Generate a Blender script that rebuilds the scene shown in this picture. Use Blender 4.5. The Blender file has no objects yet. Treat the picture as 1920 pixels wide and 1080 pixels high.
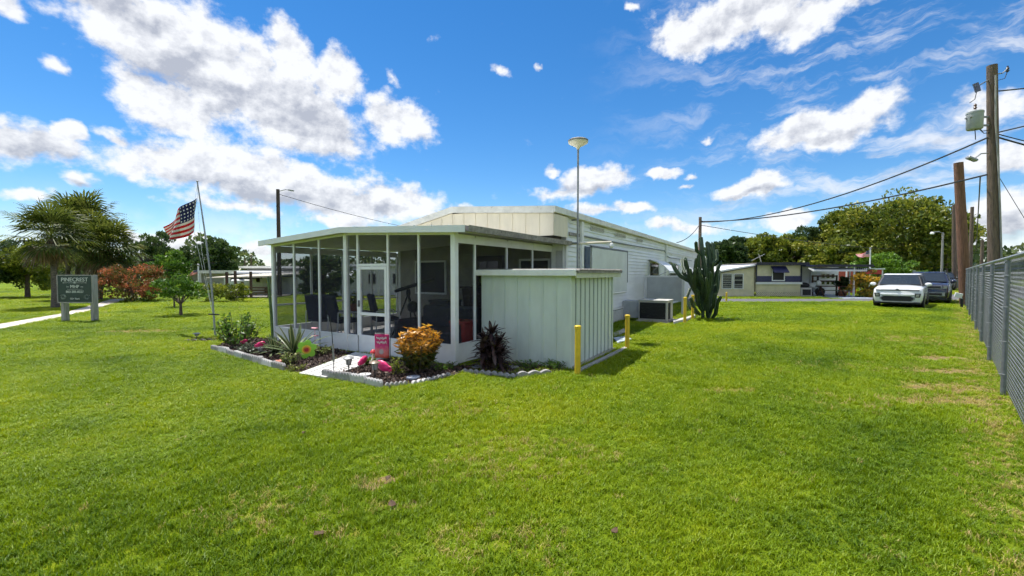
import bpy, bmesh, math, random
import numpy as np
from mathutils import Vector, Matrix, Euler
R = math.radians
random.seed(7)
scn = bpy.context.scene
C = scn.collection

# ---------------------------------------------------------------- camera
F = 823.0; HCAM = 1.63; PITCH = R(1.95)
cam_d = bpy.data.cameras.new('camera'); cam = bpy.data.objects.new('camera', cam_d); C.objects.link(cam)
cam_d.sensor_width = 36; cam_d.lens = 36 * F / 1920; cam_d.clip_start = 0.05; cam_d.clip_end = 3000
cam.location = (0, 0, HCAM); cam.rotation_euler = (R(90) - PITCH, 0, 0)
scn.camera = cam

def ray(px, py):
    x = (px - 960) / F; y = (540 - py) / F
    return Vector((x, math.cos(PITCH) + y * math.sin(PITCH), -math.sin(PITCH) + y * math.cos(PITCH)))
def G(px, py, z=0.0):
    d = ray(px, py); t = (z - HCAM) / d.z
    return Vector((d.x * t, d.y * t, z))
def At(px, py, Y):
    d = ray(px, py); t = Y / d.y
    return Vector((d.x * t, Y, HCAM + d.z * t))
def AE(px, py):
    d = ray(px, py).normalized()
    return math.atan2(d.x, d.y), math.asin(d.z)

# ---------------------------------------------------------------- world, sun, exposure
SUN_AZ = math.atan2(-0.76, 0.65); SUN_EL = R(69)
sd = bpy.data.lights.new('sun', 'SUN'); sun = bpy.data.objects.new('sun', sd); C.objects.link(sun)
sd.energy = 4.6; sd.angle = R(0.53); sd.color = (1.0, 0.955, 0.88)
sdir = Vector((math.sin(SUN_AZ) * math.cos(SUN_EL), math.cos(SUN_AZ) * math.cos(SUN_EL), math.sin(SUN_EL)))
sun.rotation_euler = sdir.to_track_quat('Z', 'Y').to_euler(); sun.location = sdir * 60
scn.view_settings.view_transform = 'Standard'; scn.view_settings.look = 'None'
scn.view_settings.exposure = 0.62; scn.view_settings.gamma = 1.0
scn.view_settings.use_curve_mapping = False

world = bpy.data.worlds.new('World'); scn.world = world; world.use_nodes = True
wt = world.node_tree; wt.nodes.clear()
def nd(t, typ, **kw):
    n = t.nodes.new(typ)
    for k, v in kw.items(): setattr(n, k, v)
    return n
def mth(t, op, a, b=None, c=None, clamp=False):
    n = t.nodes.new('ShaderNodeMath'); n.operation = op; n.use_clamp = clamp
    for i, x in enumerate((a, b, c)):
        if x is None: continue
        if isinstance(x, (int, float)): n.inputs[i].default_value = x
        else: t.links.new(x, n.inputs[i])
    return n.outputs[0]
def smooth(t, val, lo, hi, o0=0.0, o1=1.0):
    n = t.nodes.new('ShaderNodeMapRange'); n.interpolation_type = 'SMOOTHSTEP'
    t.links.new(val, n.inputs['Value'])
    n.inputs['From Min'].default_value = lo; n.inputs['From Max'].default_value = hi
    n.inputs['To Min'].default_value = o0; n.inputs['To Max'].default_value = o1
    return n.outputs['Result']

# cumulus bank: (px, py, rx, ry, tilt deg, weight)
CLOUDS = [(255, 40, 190, 85, 10, 1), (400, 130, 260, 115, 24, 1.25), (540, 205, 190, 95, 26, 1.15), (330, 200, 180, 65, 20, 1.0),
 (545, 95, 62, 62, 50, .95), (625, 150, 62, 75, 40, .95), (610, 262, 95, 32, 15, .85), (105, 122, 42, 26, 20, .5), (150, 5, 110, 34, 5, .8),
 (750, 232, 72, 52, 25, 1.0), (745, 152, 34, 20, 40, .5), (940, 128, 28, 20, 20, .5), (1010, 125, 16, 12, 30, .7),
 (60, 272, 140, 52, 8, 1.0), (132, 246, 52, 26, 15, .85), (155, 346, 72, 26, 14, .65), (22, 18, 62, 36, 25, .95), (52, 358, 62, 18, 0, .75),
 (330, 315, 160, 52, 10, 1.05), (470, 330, 200, 66, 10, 1.1), (600, 362, 190, 54, 9, 1.05), (735, 378, 120, 46, 6, 1.0), (215, 255, 70, 22, 25, .75),
 (440, 385, 170, 26, 4, .8), (640, 415, 150, 24, 4, .75), (330, 462, 130, 32, 0, .85), (490, 470, 90, 26, 0, .8), (230, 440, 80, 22, 0, .7), (880, 395, 60, 16, 0, .7),
 (1390, 25, 190, 62, -6, 1.15), (1290, 68, 76, 52, 0, 1.0), (1500, 40, 110, 52, -12, .95), (1570, 8, 90, 32, -10, .8), (1185, 10, 26, 16, 0, .7),
 (1545, 238, 150, 44, -10, 1.1), (1605, 212, 84, 36, -16, 1.0), (1470, 250, 70, 26, -8, .8),
 (1110, 338, 100, 34, -4, .9), (1055, 360, 130, 28, -4, .8), (1240, 325, 44, 18, 0, .85), (1032, 316, 30, 13, 0, .8), (1415, 354, 76, 26, -6, 1.0), (1450, 340, 36, 16, 0, .8),
 (1192, 392, 48, 18, 0, .95), (1296, 350, 36, 12, -6, .7), (1300, 330, 22, 10, 0, .7), (1328, 258, 20, 11, 0, .7), (1470, 412, 74, 20, 0, .9), (1300, 425, 190, 22, 0, .7), (1120, 400, 150, 22, 0, .7),
 (1850, 200, 110, 50, -8, .8), (1880, 300, 110, 50, 0, .85), (1900, 400, 110, 55, 0, .95), (1830, 440, 90, 30, 0, .75), (1700, 395, 60, 18, -5, .7)]

# grey undersides of the thick clouds
BELLIES = [(330, 125, 90, 55, 20, .8), (370, 160, 150, 48, 8, 1.25), (560, 215, 170, 55, 15, 1.0), (600, 245, 90, 30, 12, .6), (70, 290, 110, 30, 6, .9), (490, 362, 190, 30, 8, 1.0), (660, 385, 120, 24, 6, .8),
 (1400, 20, 150, 34, -6, .6), (1560, 252, 110, 18, -8, .55), (330, 475, 120, 18, 0, .6), (1890, 420, 90, 26, 0, .6), (155, 354, 50, 10, 10, .5), (1410, 364, 60, 10, -4, .45), (1090, 355, 90, 14, 0, .4), (260, 40, 120, 40, 15, .45)]
tc = nd(wt, 'ShaderNodeTexCoord')
sp = nd(wt, 'ShaderNodeSeparateXYZ'); nrm = nd(wt, 'ShaderNodeVectorMath', operation='NORMALIZE'); wt.links.new(tc.outputs['Generated'], nrm.inputs[0]); wt.links.new(nrm.outputs[0], sp.inputs[0])
azn = mth(wt, 'ARCTAN2', sp.outputs[0], sp.outputs[1]); eln = mth(wt, 'ARCSINE', sp.outputs[2])
cb = nd(wt, 'ShaderNodeCombineXYZ'); wt.links.new(azn, cb.inputs[0]); wt.links.new(eln, cb.inputs[1]); P = cb.outputs[0]
def wnoise(vec, scale, detail, rough):
    n = nd(wt, 'ShaderNodeTexNoise'); n.inputs['Scale'].default_value = scale; n.inputs['Detail'].default_value = detail; n.inputs['Roughness'].default_value = rough
    n.noise_dimensions = '2D'; wt.links.new(vec, n.inputs['Vector']); return n
wn = wnoise(P, 9, 4, .6)
sub = nd(wt, 'ShaderNodeVectorMath', operation='SUBTRACT'); wt.links.new(wn.outputs['Color'], sub.inputs[0]); sub.inputs[1].default_value = (.5, .5, .5)
scl = nd(wt, 'ShaderNodeVectorMath', operation='SCALE'); wt.links.new(sub.outputs[0], scl.inputs[0]); scl.inputs['Scale'].default_value = .06
add = nd(wt, 'ShaderNodeVectorMath', operation='ADD'); wt.links.new(P, add.inputs[0]); wt.links.new(scl.outputs[0], add.inputs[1])
Q = add.outputs[0]
def blobs(lst):
    cur = None
    for (px, py, rx, ry, tilt, w) in lst:
        a, e = AE(px, py); ra = (AE(px + rx, py)[0] - AE(px - rx, py)[0]) / 2; re = (AE(px, py - ry)[1] - AE(px, py + ry)[1]) / 2
        m = nd(wt, 'ShaderNodeMapping', vector_type='TEXTURE'); k = 1.25 * max(w, .7) ** .5
        m.inputs['Location'].default_value = (a, e, 0); m.inputs['Rotation'].default_value = (0, 0, R(-tilt)); m.inputs['Scale'].default_value = (ra * k, re * k, 1)
        wt.links.new(Q, m.inputs['Vector'])
        gr = nd(wt, 'ShaderNodeTexGradient', gradient_type='SPHERICAL'); wt.links.new(m.outputs[0], gr.inputs[0])
        v = gr.outputs['Fac'] if (w > .82 or lst is BELLIES) else mth(wt, 'MULTIPLY', gr.outputs['Fac'], .40 + .35 * w)
        cur = v if cur is None else mth(wt, 'MAXIMUM', cur, v)
    return cur
field = blobs(CLOUDS); belly = blobs(BELLIES)
# unseen broken cumulus round the dome, coverage raised to neutralise ambient light
out = mth(wt, 'MAXIMUM', smooth(wt, mth(wt, 'ABSOLUTE', azn), .86, 1.0), smooth(wt, eln, .56, .68))
ln = nd(wt, 'ShaderNodeTexNoise'); ln.inputs['Scale'].default_value = 2.6; ln.inputs['Detail'].default_value = 3; wt.links.new(nrm.outputs[0], ln.inputs['Vector'])
field = mth(wt, 'MAXIMUM', field, mth(wt, 'MULTIPLY', smooth(wt, ln.outputs['Fac'], .42, .66), out))
mp = nd(wt, 'ShaderNodeMapping'); mp.inputs['Scale'].default_value = (1, 1.35, 1); wt.links.new(P, mp.inputs[0])
n1 = wnoise(mp.outputs[0], 15, 8, .6).outputs['Fac']
mo = nd(wt, 'ShaderNodeVectorMath', operation='ADD'); wt.links.new(mp.outputs[0], mo.inputs[0]); mo.inputs[1].default_value = (-.008, .022, 0)
n2 = wnoise(mo.outputs[0], 15, 5, .6).outputs['Fac']
dens = mth(wt, 'MULTIPLY_ADD', mth(wt, 'SUBTRACT', n1, .5), 1.05, mth(wt, 'SUBTRACT', field, .26))
# thin torn cirrus drifting over the right-hand sky
cm = nd(wt, 'ShaderNodeMapping'); cm.inputs['Rotation'].default_value = (0, 0, R(-24)); cm.inputs['Scale'].default_value = (1.0, 4.2, 1); wt.links.new(Q, cm.inputs[0])
ci = wnoise(cm.outputs[0], 4.5, 6, .62).outputs['Fac']
cirrus = mth(wt, 'MULTIPLY', smooth(wt, ci, .46, .74), mth(wt, 'MULTIPLY', smooth(wt, azn, .1, .75), .75))
haze_lo = mth(wt, 'MULTIPLY', smooth(wt, eln, .17, .0), mth(wt, 'MULTIPLY', smooth(wt, wnoise(mp.outputs[0], 6, 5, .6).outputs['Fac'], .40, .66), .75))
alpha = mth(wt, 'MAXIMUM', smooth(wt, dens, -.07, .33), mth(wt, 'MAXIMUM', cirrus, haze_lo))
alpha = mth(wt, 'MULTIPLY', alpha, smooth(wt, eln, -.01, .02))
alpha = mth(wt, 'MINIMUM', alpha, .96)
relief = mth(wt, 'MULTIPLY', mth(wt, 'SUBTRACT', n1, n2), 2.3)
lit = mth(wt, 'ADD', mth(wt, 'SUBTRACT', .98, mth(wt, 'MULTIPLY', smooth(wt, mth(wt, 'ADD', belly, mth(wt, 'MULTIPLY', mth(wt, 'SUBTRACT', n2, .5), .40)), -.05, 1.0), .85)), relief, clamp=True)
cr = nd(wt, 'ShaderNodeMix', data_type='RGBA'); wt.links.new(lit, cr.inputs['Factor'])
cr.inputs[6].default_value = (.335, .355, .41, 1); cr.inputs[7].default_value = (.66, .67, .69, 1)
world.cycles.sampling_method = 'MANUAL'; world.cycles.sample_map_resolution = 512
scn.cycles.max_bounces = 8; scn.cycles.diffuse_bounces = 3; scn.cycles.glossy_bounces = 3; scn.cycles.transparent_max_bounces = 16; scn.cycles.caustics_reflective = False; scn.cycles.caustics_refractive = False; scn.cycles.use_adaptive_sampling = True; scn.cycles.adaptive_threshold = .03; scn.cycles.adaptive_min_samples = 10
sky = nd(wt, 'ShaderNodeTexSky', sky_type='NISHITA'); sky.sun_disc = False; sky.sun_elevation = SUN_EL; sky.sun_rotation = SUN_AZ
sky.air_density = 1.0; sky.dust_density = .0; sky.ozone_density = 6.0; sky.altitude = 0
hs = nd(wt, 'ShaderNodeHueSaturation'); hs.inputs['Saturation'].default_value = 1.25; hs.inputs['Value'].default_value = 1.0; wt.links.new(sky.outputs[0], hs.inputs['Color'])
bg1 = nd(wt, 'ShaderNodeBackground'); wt.links.new(hs.outputs[0], bg1.inputs[0]); bg1.inputs[1].default_value = .10
bg2 = nd(wt, 'ShaderNodeBackground'); wt.links.new(cr.outputs[2], bg2.inputs[0]); bg2.inputs[1].default_value = 1.0
mx = nd(wt, 'ShaderNodeMixShader'); wt.links.new(alpha, mx.inputs[0]); wt.links.new(bg1.outputs[0], mx.inputs[1]); wt.links.new(bg2.outputs[0], mx.inputs[2])
wo = nd(wt, 'ShaderNodeOutputWorld'); wt.links.new(mx.outputs[0], wo.inputs[0])

# ---------------------------------------------------------------- helpers
def tag(o, label=None, cat=None, group=None, kind=None):
    if label: o['label'] = label
    if cat: o['category'] = cat
    if group: o['group'] = group
    if kind: o['kind'] = kind
    return o
def thing(name, label, cat, loc=(0, 0, 0), rz=0.0, group=None):
    o = bpy.data.objects.new(name, None); C.objects.link(o); o.empty_display_size = .2
    o.location = loc; o.rotation_euler = (0, 0, rz)
    return tag(o, label, cat, group)
def children_of(o): return [c for c in bpy.data.objects if c.parent == o]
def copy_tree(o, parent=None):
    kids = children_of(o)
    c = o.copy(); C.objects.link(c); c.parent = parent
    for k in kids: copy_tree(k, c)
    return c

class MB:
    def __init__(s): s.v = []; s.f = []
    def add(s, vs, fs):
        b = len(s.v); s.v += [tuple(v) for v in vs]; s.f += [tuple(i + b for i in f) for f in fs]; return s
    def box(s, x0, x1, y0, y1, z0, z1):
        return s.add([(x0,y0,z0),(x1,y0,z0),(x1,y1,z0),(x0,y1,z0),(x0,y0,z1),(x1,y0,z1),(x1,y1,z1),(x0,y1,z1)],
                     [(3,2,1,0),(4,5,6,7),(0,1,5,4),(1,2,6,5),(2,3,7,6),(3,0,4,7)])
    def obox(s, c, size, rot=(0, 0, 0)):
        m = Euler(rot).to_matrix(); c = Vector(c); h = Vector(size) / 2; vs = []
        for z in (-1, 1):
            for x, y in ((-1,-1),(1,-1),(1,1),(-1,1)): vs.append(c + m @ Vector((x*h.x, y*h.y, z*h.z)))
        return s.add(vs, [(3,2,1,0),(4,5,6,7),(0,1,5,4),(1,2,6,5),(2,3,7,6),(3,0,4,7)])
    def bar(s, a, b, w, h, up=(0, 0, 1)):
        a = Vector(a); b = Vector(b); d = (b - a).normalized(); up = Vector(up)
        x = d.cross(up)
        if x.length < 1e-4: x = d.cross(Vector((1, 0, 0)))
        x.normalize(); y = x.cross(d).normalized(); vs = []
        for p in (a, b):
            for i, j in ((-1,-1),(1,-1),(1,1),(-1,1)): vs.append(p + x*i*w/2 + y*j*h/2)
        return s.add(vs, [(0,1,2,3),(7,6,5,4),(0,4,5,1),(1,5,6,2),(2,6,7,3),(3,7,4,0)])
    def tube(s, pts, r, n=8, cap=True):
        pts = [Vector(p) for p in pts]; rr = r if isinstance(r, (list, tuple)) else [r] * len(pts)
        vs = []; prev = None
        for i, p in enumerate(pts):
            t = (pts[min(i+1, len(pts)-1)] - pts[max(i-1, 0)]).normalized()
            a = prev if prev is not None else (Vector((1,0,0)) if abs(t.x) < .9 else Vector((0,1,0)))
            x = (a - t * a.dot(t)).normalized(); prev = x; y = t.cross(x)
            for k in range(n):
                an = 2*math.pi*k/n; vs.append(p + (x*math.cos(an) + y*math.sin(an)) * rr[i])
        fs = []
        for i in range(len(pts)-1):
            for k in range(n): fs.append((i*n+k, i*n+(k+1)%n, (i+1)*n+(k+1)%n, (i+1)*n+k))
        if cap: fs.append(tuple(reversed(range(n)))); fs.append(tuple((len(pts)-1)*n+k for k in range(n)))
        return s.add(vs, fs)
    def prism(s, poly, z0, z1):
        n = len(poly); vs = [(p[0], p[1], z0) for p in poly] + [(p[0], p[1], z1) for p in poly]
        fs = [tuple(reversed(range(n))), tuple(range(n, 2*n))] + [(i, (i+1)%n, n+(i+1)%n, n+i) for i in range(n)]
        return s.add(vs, fs)
    def prismx(s, poly, x0, x1):
        n = len(poly); vs = [(x0, p[0], p[1]) for p in poly] + [(x1, p[0], p[1]) for p in poly]
        fs = [tuple(reversed(range(n))), tuple(range(n, 2*n))] + [(i, (i+1)%n, n+(i+1)%n, n+i) for i in range(n)]
        return s.add(vs, fs)
    def prismy(s, poly, y0, y1):
        n = len(poly); vs = [(p[0], y0, p[1]) for p in poly] + [(p[0], y1, p[1]) for p in poly]
        fs = [tuple(range(n)), tuple(reversed(range(n, 2*n)))] + [(i, n+i, n+(i+1)%n, (i+1)%n) for i in range(n)]
        return s.add(vs, fs)
    def lathe(s, prof, n=16, c=(0, 0, 0), sx=1, sy=1):
        vs = []; m = len(prof)
        for r, z in prof:
            for k in range(n):
                a = 2*math.pi*k/n; vs.append((c[0]+r*math.cos(a)*sx, c[1]+r*math.sin(a)*sy, c[2]+z))
        fs = [(i*n+k, i*n+(k+1)%n, (i+1)*n+(k+1)%n, (i+1)*n+k) for i in range(m-1) for k in range(n)]
        fs += [tuple(reversed(range(n))), tuple((m-1)*n+k for k in range(n))]
        return s.add(vs, fs)
    def ball(s, c, r, n=12, m=7):
        r = r if isinstance(r, (tuple, list)) else (r, r, r)
        prof = []
        for i in range(m+1):
            a = -math.pi/2 + math.pi*i/m
            prof.append((max(math.cos(a), .02), math.sin(a)*r[2]))
        return s.lathe(prof, n, c, r[0], r[1])
    def quad(s, a, b, c, d): return s.add([a, b, c, d], [(0, 1, 2, 3)])
    def rot(s, m, c=(0, 0, 0)):
        c = Vector(c); s.v = [tuple(m @ (Vector(v) - c) + c) for v in s.v]; return s
    def move(s, d): s.v = [(v[0]+d[0], v[1]+d[1], v[2]+d[2]) for v in s.v]; return s
    def build(s, name, mat, parent=None, smooth=False, bevel=0.0, loc=None):
        me = bpy.data.meshes.new(name); me.from_pydata(s.v, [], s.f); me.update()
        bm = bmesh.new(); bm.from_mesh(me); bmesh.ops.recalc_face_normals(bm, faces=bm.faces); bm.to_mesh(me); bm.free()
        if mat: me.materials.append(mat)
        o = bpy.data.objects.new(name, me); C.objects.link(o)
        if parent: o.parent = parent
        if loc is not None: o.location = loc
        if smooth:
            me.polygons.foreach_set('use_smooth', [True] * len(me.polygons))
            try: me.set_sharp_from_angle(angle=R(40))
            except Exception: pass
        if bevel:
            b = o.modifiers.new('bevel', 'BEVEL'); b.width = bevel; b.segments = 2; b.limit_method = 'ANGLE'; b.angle_limit = R(40)
        return o

# ---------------------------------------------------------------- materials
M = {}
def mat(name, col, rough=.6, var=.12, scale=6.0, bump=.0, bscale=40.0, metal=0.0, spec=.5, col2=None, cov=.5, wear=None, transl=0, coat=0, detail=6, stretch=None):
    if name in M: return M[name]
    m = bpy.data.materials.new(name); m.use_nodes = True; t = m.node_tree; b = t.nodes['Principled BSDF']
    b.inputs['Roughness'].default_value = rough; b.inputs['Metallic'].default_value = metal
    b.inputs['Specular IOR Level'].default_value = spec; b.inputs['Coat Weight'].default_value = coat
    co = nd(t, 'ShaderNodeTexCoord'); vec = co.outputs['Object']
    if stretch:
        mp = nd(t, 'ShaderNodeMapping'); mp.inputs['Scale'].default_value = stretch; t.links.new(vec, mp.inputs[0]); vec = mp.outputs[0]
    n = nd(t, 'ShaderNodeTexNoise'); n.inputs['Scale'].default_value = scale; n.inputs['Detail'].default_value = detail; n.inputs['Roughness'].default_value = .62
    t.links.new(vec, n.inputs['Vector'])
    c2 = col2 if col2 else tuple(max(0, c * (1 - var * 2.2)) for c in col); c1 = col if col2 else tuple(min(1, c * (1 + var * .5)) for c in col)
    x = nd(t, 'ShaderNodeMix', data_type='RGBA'); t.links.new(smooth(t, n.outputs['Fac'], cov - .2, cov + .2), x.inputs[0])
    x.inputs[6].default_value = (*c2, 1); x.inputs[7].default_value = (*c1, 1)
    out = x.outputs[2]
    if wear:
        wn = nd(t, 'ShaderNodeTexNoise'); wn.inputs['Scale'].default_value = wear[1]; wn.inputs['Detail'].default_value = 8; wn.inputs['Roughness'].default_value = .7
        t.links.new(vec, wn.inputs['Vector'])
        y = nd(t, 'ShaderNodeMix', data_type='RGBA'); t.links.new(smooth(t, wn.outputs['Fac'], wear[2], wear[2] + .12), y.inputs[0])
        t.links.new(out, y.inputs[6]); y.inputs[7].default_value = (*wear[0], 1); out = y.outputs[2]
    t.links.new(out, b.inputs['Base Color'])
    if bump:
        bn = nd(t, 'ShaderNodeTexNoise'); bn.inputs['Scale'].default_value = bscale; bn.inputs['Detail'].default_value = 5; t.links.new(vec, bn.inputs['Vector'])
        bp = nd(t, 'ShaderNodeBump'); bp.inputs['Strength'].default_value = bump; bp.inputs['Distance'].default_value = .02
        t.links.new(bn.outputs['Fac'], bp.inputs['Height']); t.links.new(bp.outputs[0], b.inputs['Normal'])
    M[name] = m; return m
def leafmat(name, dark, light, tip=None, rough=.45, transl=.35, spec=.35, attr='rnd', at='GEOMETRY', mid=None):
    m = bpy.data.materials.new(name); m.use_nodes = True; t = m.node_tree; b = t.nodes['Principled BSDF']
    a = nd(t, 'ShaderNodeAttribute', attribute_name=attr, attribute_type=at)
    r = nd(t, 'ShaderNodeValToRGB'); e = r.color_ramp.elements
    e[0].color = (*dark, 1); e[1].color = (*light, 1); e[1].position = .8 if tip else 1
    if mid: k = e.new(.45); k.color = (*mid, 1)
    if tip: k = e.new(.97); k.color = (*tip, 1)
    t.links.new(a.outputs['Fac'], r.inputs[0]); t.links.new(r.outputs[0], b.inputs['Base Color'])
    b.inputs['Roughness'].default_value = rough; b.inputs['Specular IOR Level'].default_value = spec
    tr = nd(t, 'ShaderNodeBsdfTranslucent'); hsv = nd(t, 'ShaderNodeHueSaturation'); hsv.inputs['Value'].default_value = 1.25; hsv.inputs['Hue'].default_value = .488
    t.links.new(r.outputs[0], hsv.inputs['Color']); t.links.new(hsv.outputs[0], tr.inputs[0])
    x = nd(t, 'ShaderNodeMixShader'); x.inputs[0].default_value = transl
    t.links.new(b.outputs[0], x.inputs[1]); t.links.new(tr.outputs[0], x.inputs[2]); t.links.new(x.outputs[0], t.nodes['Material Output'].inputs[0])
    M[name] = m; return m
def glassmat(name, tint, thru, rough=.05, spec=.6, base=(.03, .03, .035)):
    m = bpy.data.materials.new(name); m.use_nodes = True; t = m.node_tree; b = t.nodes['Principled BSDF']
    b.inputs['Base Color'].default_value = (*base, 1); b.inputs['Roughness'].default_value = rough; b.inputs['Specular IOR Level'].default_value = spec
    tr = nd(t, 'ShaderNodeBsdfTransparent'); tr.inputs[0].default_value = (*tint, 1)
    x = nd(t, 'ShaderNodeMixShader'); x.inputs[0].default_value = thru
    t.links.new(b.outputs[0], x.inputs[1]); t.links.new(tr.outputs[0], x.inputs[2]); t.links.new(x.outputs[0], t.nodes['Material Output'].inputs[0])
    M[name] = m; return m

white = mat('white_siding', (.78, .80, .80), .45, .05, 2.5, wear=((.58, .58, .53), 5, .66), stretch=(1, .35, 1))
whitep = mat('white_paint', (.80, .81, .80), .4, .05, 4, wear=((.6, .6, .56), 7, .68))
porchw = mat('porch_aluminium', (.78, .80, .80), .35, .04, 3, wear=((.55, .56, .52), 9, .7), metal=0.0)
cream = mat('cream_panel', (.78, .71, .56), .5, .06, 3, wear=((.55, .48, .36), 4, .64), stretch=(1, 1, .25))
shedw = mat('shed_paint', (.60, .67, .61), .45, .05, 3, wear=((.50, .53, .43), 3.5, .65), stretch=(1, 1, .3))
roofw = mat('roof_white', (.76, .75, .70), .5, .08, 5, wear=((.42, .39, .32), 6, .62))
dirty = mat('dirty_metal', (.30, .28, .25), .6, .2, 9, wear=((.10, .09, .08), 14, .55))
dark = mat('dark_void', (.02, .02, .022), .7, .1, 4)
black = mat('black_plastic', (.018, .018, .02), .45, .1, 8)
screen = glassmat('insect_screen', (.86, .87, .89), .88, .8, .1, (.085, .085, .09))
glass = glassmat('window_glass', (.5, .55, .55), .25, .03, .8, (.02, .025, .03))
carglass = glassmat('car_glass', (.2, .22, .22), .10, .03, 1.0, (.035, .042, .046))
navy = mat('navy_paint', (.028, .032, .095), .4, .1, 4)
blue_sh = mat('slate_blue_paint', (.07, .10, .16), .5, .1, 5)
yellow = mat('yellow_paint', (.72, .50, .03), .4, .08, 5, wear=((.45, .33, .06), 9, .66))
concrete = mat('concrete', (.44, .42, .38), .85, .12, 5, bump=.3, bscale=60, wear=((.28, .26, .23), 3, .62))
pathm = mat('path_concrete', (.60, .54, .46), .85, .1, 1.2, bump=.2, bscale=40, wear=((.42, .37, .30), .8, .62))
edging = mat('edging_concrete', (.33, .32, .31), .85, .15, 9, bump=.4, bscale=70, wear=((.24, .23, .21), 12, .6))
edgingw = mat('edging_white', (.52, .51, .49), .8, .08, 9, bump=.3, bscale=70, wear=((.45, .43, .40), 12, .64))
asphalt = mat('asphalt', (.13, .13, .135), .9, .15, 8, bump=.2, bscale=90)
wood = mat('pole_wood', (.16, .115, .085), .85, .2, 5, bump=.5, bscale=24, stretch=(5, 5, .5), wear=((.07, .05, .04), 6, .6))
woodred = mat('pole_wood_red', (.20, .10, .06), .85, .2, 5, bump=.5, bscale=24, stretch=(5, 5, .4), wear=((.10, .05, .03), 6, .6))
deckw = mat('deck_brown', (.085, .045, .032), .7, .15, 5)
greywood = mat('weathered_wood', (.36, .35, .33), .85, .15, 5, bump=.4, bscale=30, stretch=(4, 4, .5))
galv = mat('galvanised', (.20, .215, .235), .5, .12, 12, metal=.35)
galvl = mat('galvanised_light', (.36, .38, .40), .45, .12, 12, metal=.4)
steel = mat('steel_grey', (.30, .31, .32), .45, .12, 8, metal=.4)
wirem = mat('wire_black', (.03, .03, .032), .6, .05, 5)
bark = mat('bark', (.13, .10, .075), .9, .25, 8, bump=.7, bscale=16, stretch=(3, 3, .7))
palmbark = mat('palm_bark', (.15, .125, .10), .9, .25, 10, bump=.8, bscale=14, stretch=(1, 1, 2.5))
mulchm = mat('mulch_soil', (.045, .030, .025), .95, .3, 18, bump=.9, bscale=30, wear=((.10, .07, .055), 26, .58))
# ================================================================ setting: ground, path, road
DRY = [(1765, 672, .55, .28, 1), (1775, 697, .7, .22, 1), (1770, 728, .75, .3, .8), (1790, 752, .9, .3, .8), (1355, 734, .45, .12, .8), (690, 912, .13, .09, .75), (725, 900, .12, .08, .7), (735, 955, .2, .1, .4), (1050, 850, .5, .3, .38), (600, 1010, .3, .1, .4), (265, 622, 1.1, .35, .7), (520, 960, .5, .3, .25), (1000, 850, .7, .4, .3), (920, 1020, .6, .25, .3), (780, 770, 1.2, .4, .2), (900, 880, .7, .4, .25), (1720, 640, .9, .9, .35), (1640, 690, 1.2, .5, .15), (1640, 755, 1.2, .4, .15)]
def ground_mat():
    m = bpy.data.materials.new('lawn'); m.use_nodes = True; t = m.node_tree; b = t.nodes['Principled BSDF']
    b.inputs['Roughness'].default_value = .9; b.inputs['Specular IOR Level'].default_value = .15
    co = nd(t, 'ShaderNodeTexCoord')
    def noise(s, d=6, r=.6):
        n = nd(t, 'ShaderNodeTexNoise'); n.inputs['Scale'].default_value = s; n.inputs['Detail'].default_value = d; n.inputs['Roughness'].default_value = r
        t.links.new(co.outputs['Object'], n.inputs['Vector']); return n.outputs['Fac']
    def mix(f, a, c):
        x = nd(t, 'ShaderNodeMix', data_type='RGBA'); t.links.new(f, x.inputs[0])
        for i, v in ((6, a), (7, c)):
            if isinstance(v, tuple): x.inputs[i].default_value = (*v, 1)
            else: t.links.new(v, x.inputs[i])
        return x.outputs[2]
    c = mix(smooth(t, noise(.35), .35, .68), (.12, .195, .005), (.24, .29, .007))
    c = mix(smooth(t, noise(14, 8, .7), .38, .66), c, (.085, .145, .005))
    c = mix(smooth(t, noise(1.1), .72, .84), c, (.22, .21, .05))
    # bare sandy spots worn into the lawn
    cur = None
    for (qx_, qy_, rx_, ry_, st_) in DRY:
        if st_ < .6: continue
        g0 = G(qx_, qy_); m_ = nd(t, 'ShaderNodeMapping', vector_type='TEXTURE'); m_.inputs['Location'].default_value = (g0.x, g0.y, 0); m_.inputs['Scale'].default_value = (rx_*1.25, ry_*1.25, 1)
        t.links.new(co.outputs['Object'], m_.inputs[0]); gr = nd(t, 'ShaderNodeTexGradient', gradient_type='SPHERICAL'); t.links.new(m_.outputs[0], gr.inputs[0])
        cur = gr.outputs['Fac'] if cur is None else mth(t, 'MAXIMUM', cur, gr.outputs['Fac'])
    bare = smooth(t, mth(t, 'ADD', cur, mth(t, 'MULTIPLY', mth(t, 'SUBTRACT', noise(7), .5), .9)), .15, .5)
    c = mix(bare, c, (.27, .20, .09))
    t.links.new(c, b.inputs['Base Color'])
    bp = nd(t, 'ShaderNodeBump'); bp.inputs['Strength'].default_value = .8; bp.inputs['Distance'].default_value = .05
    t.links.new(noise(45, 6), bp.inputs['Height']); t.links.new(bp.outputs[0], b.inputs['Normal'])
    return m
def sheet(name, poly, z, m, kind='structure', thick=0.0, **kw):
    b = MB(); poly = [(p[0], p[1]) for p in poly]
    if thick: b.prism(poly, z - thick, z)
    else: b.add([(x, y, z) for x, y in poly], [tuple(range(len(poly)))])
    o = b.build(name, m)
    tag(o, kind=kind, **kw); return o
lawn = sheet('lawn', [(-900, -300), (900, -300), (900, 1400), (-900, 1400)], 0, ground_mat())
def GP(*pts, z=0.0): return [G(x, y, z) for x, y in pts]
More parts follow.
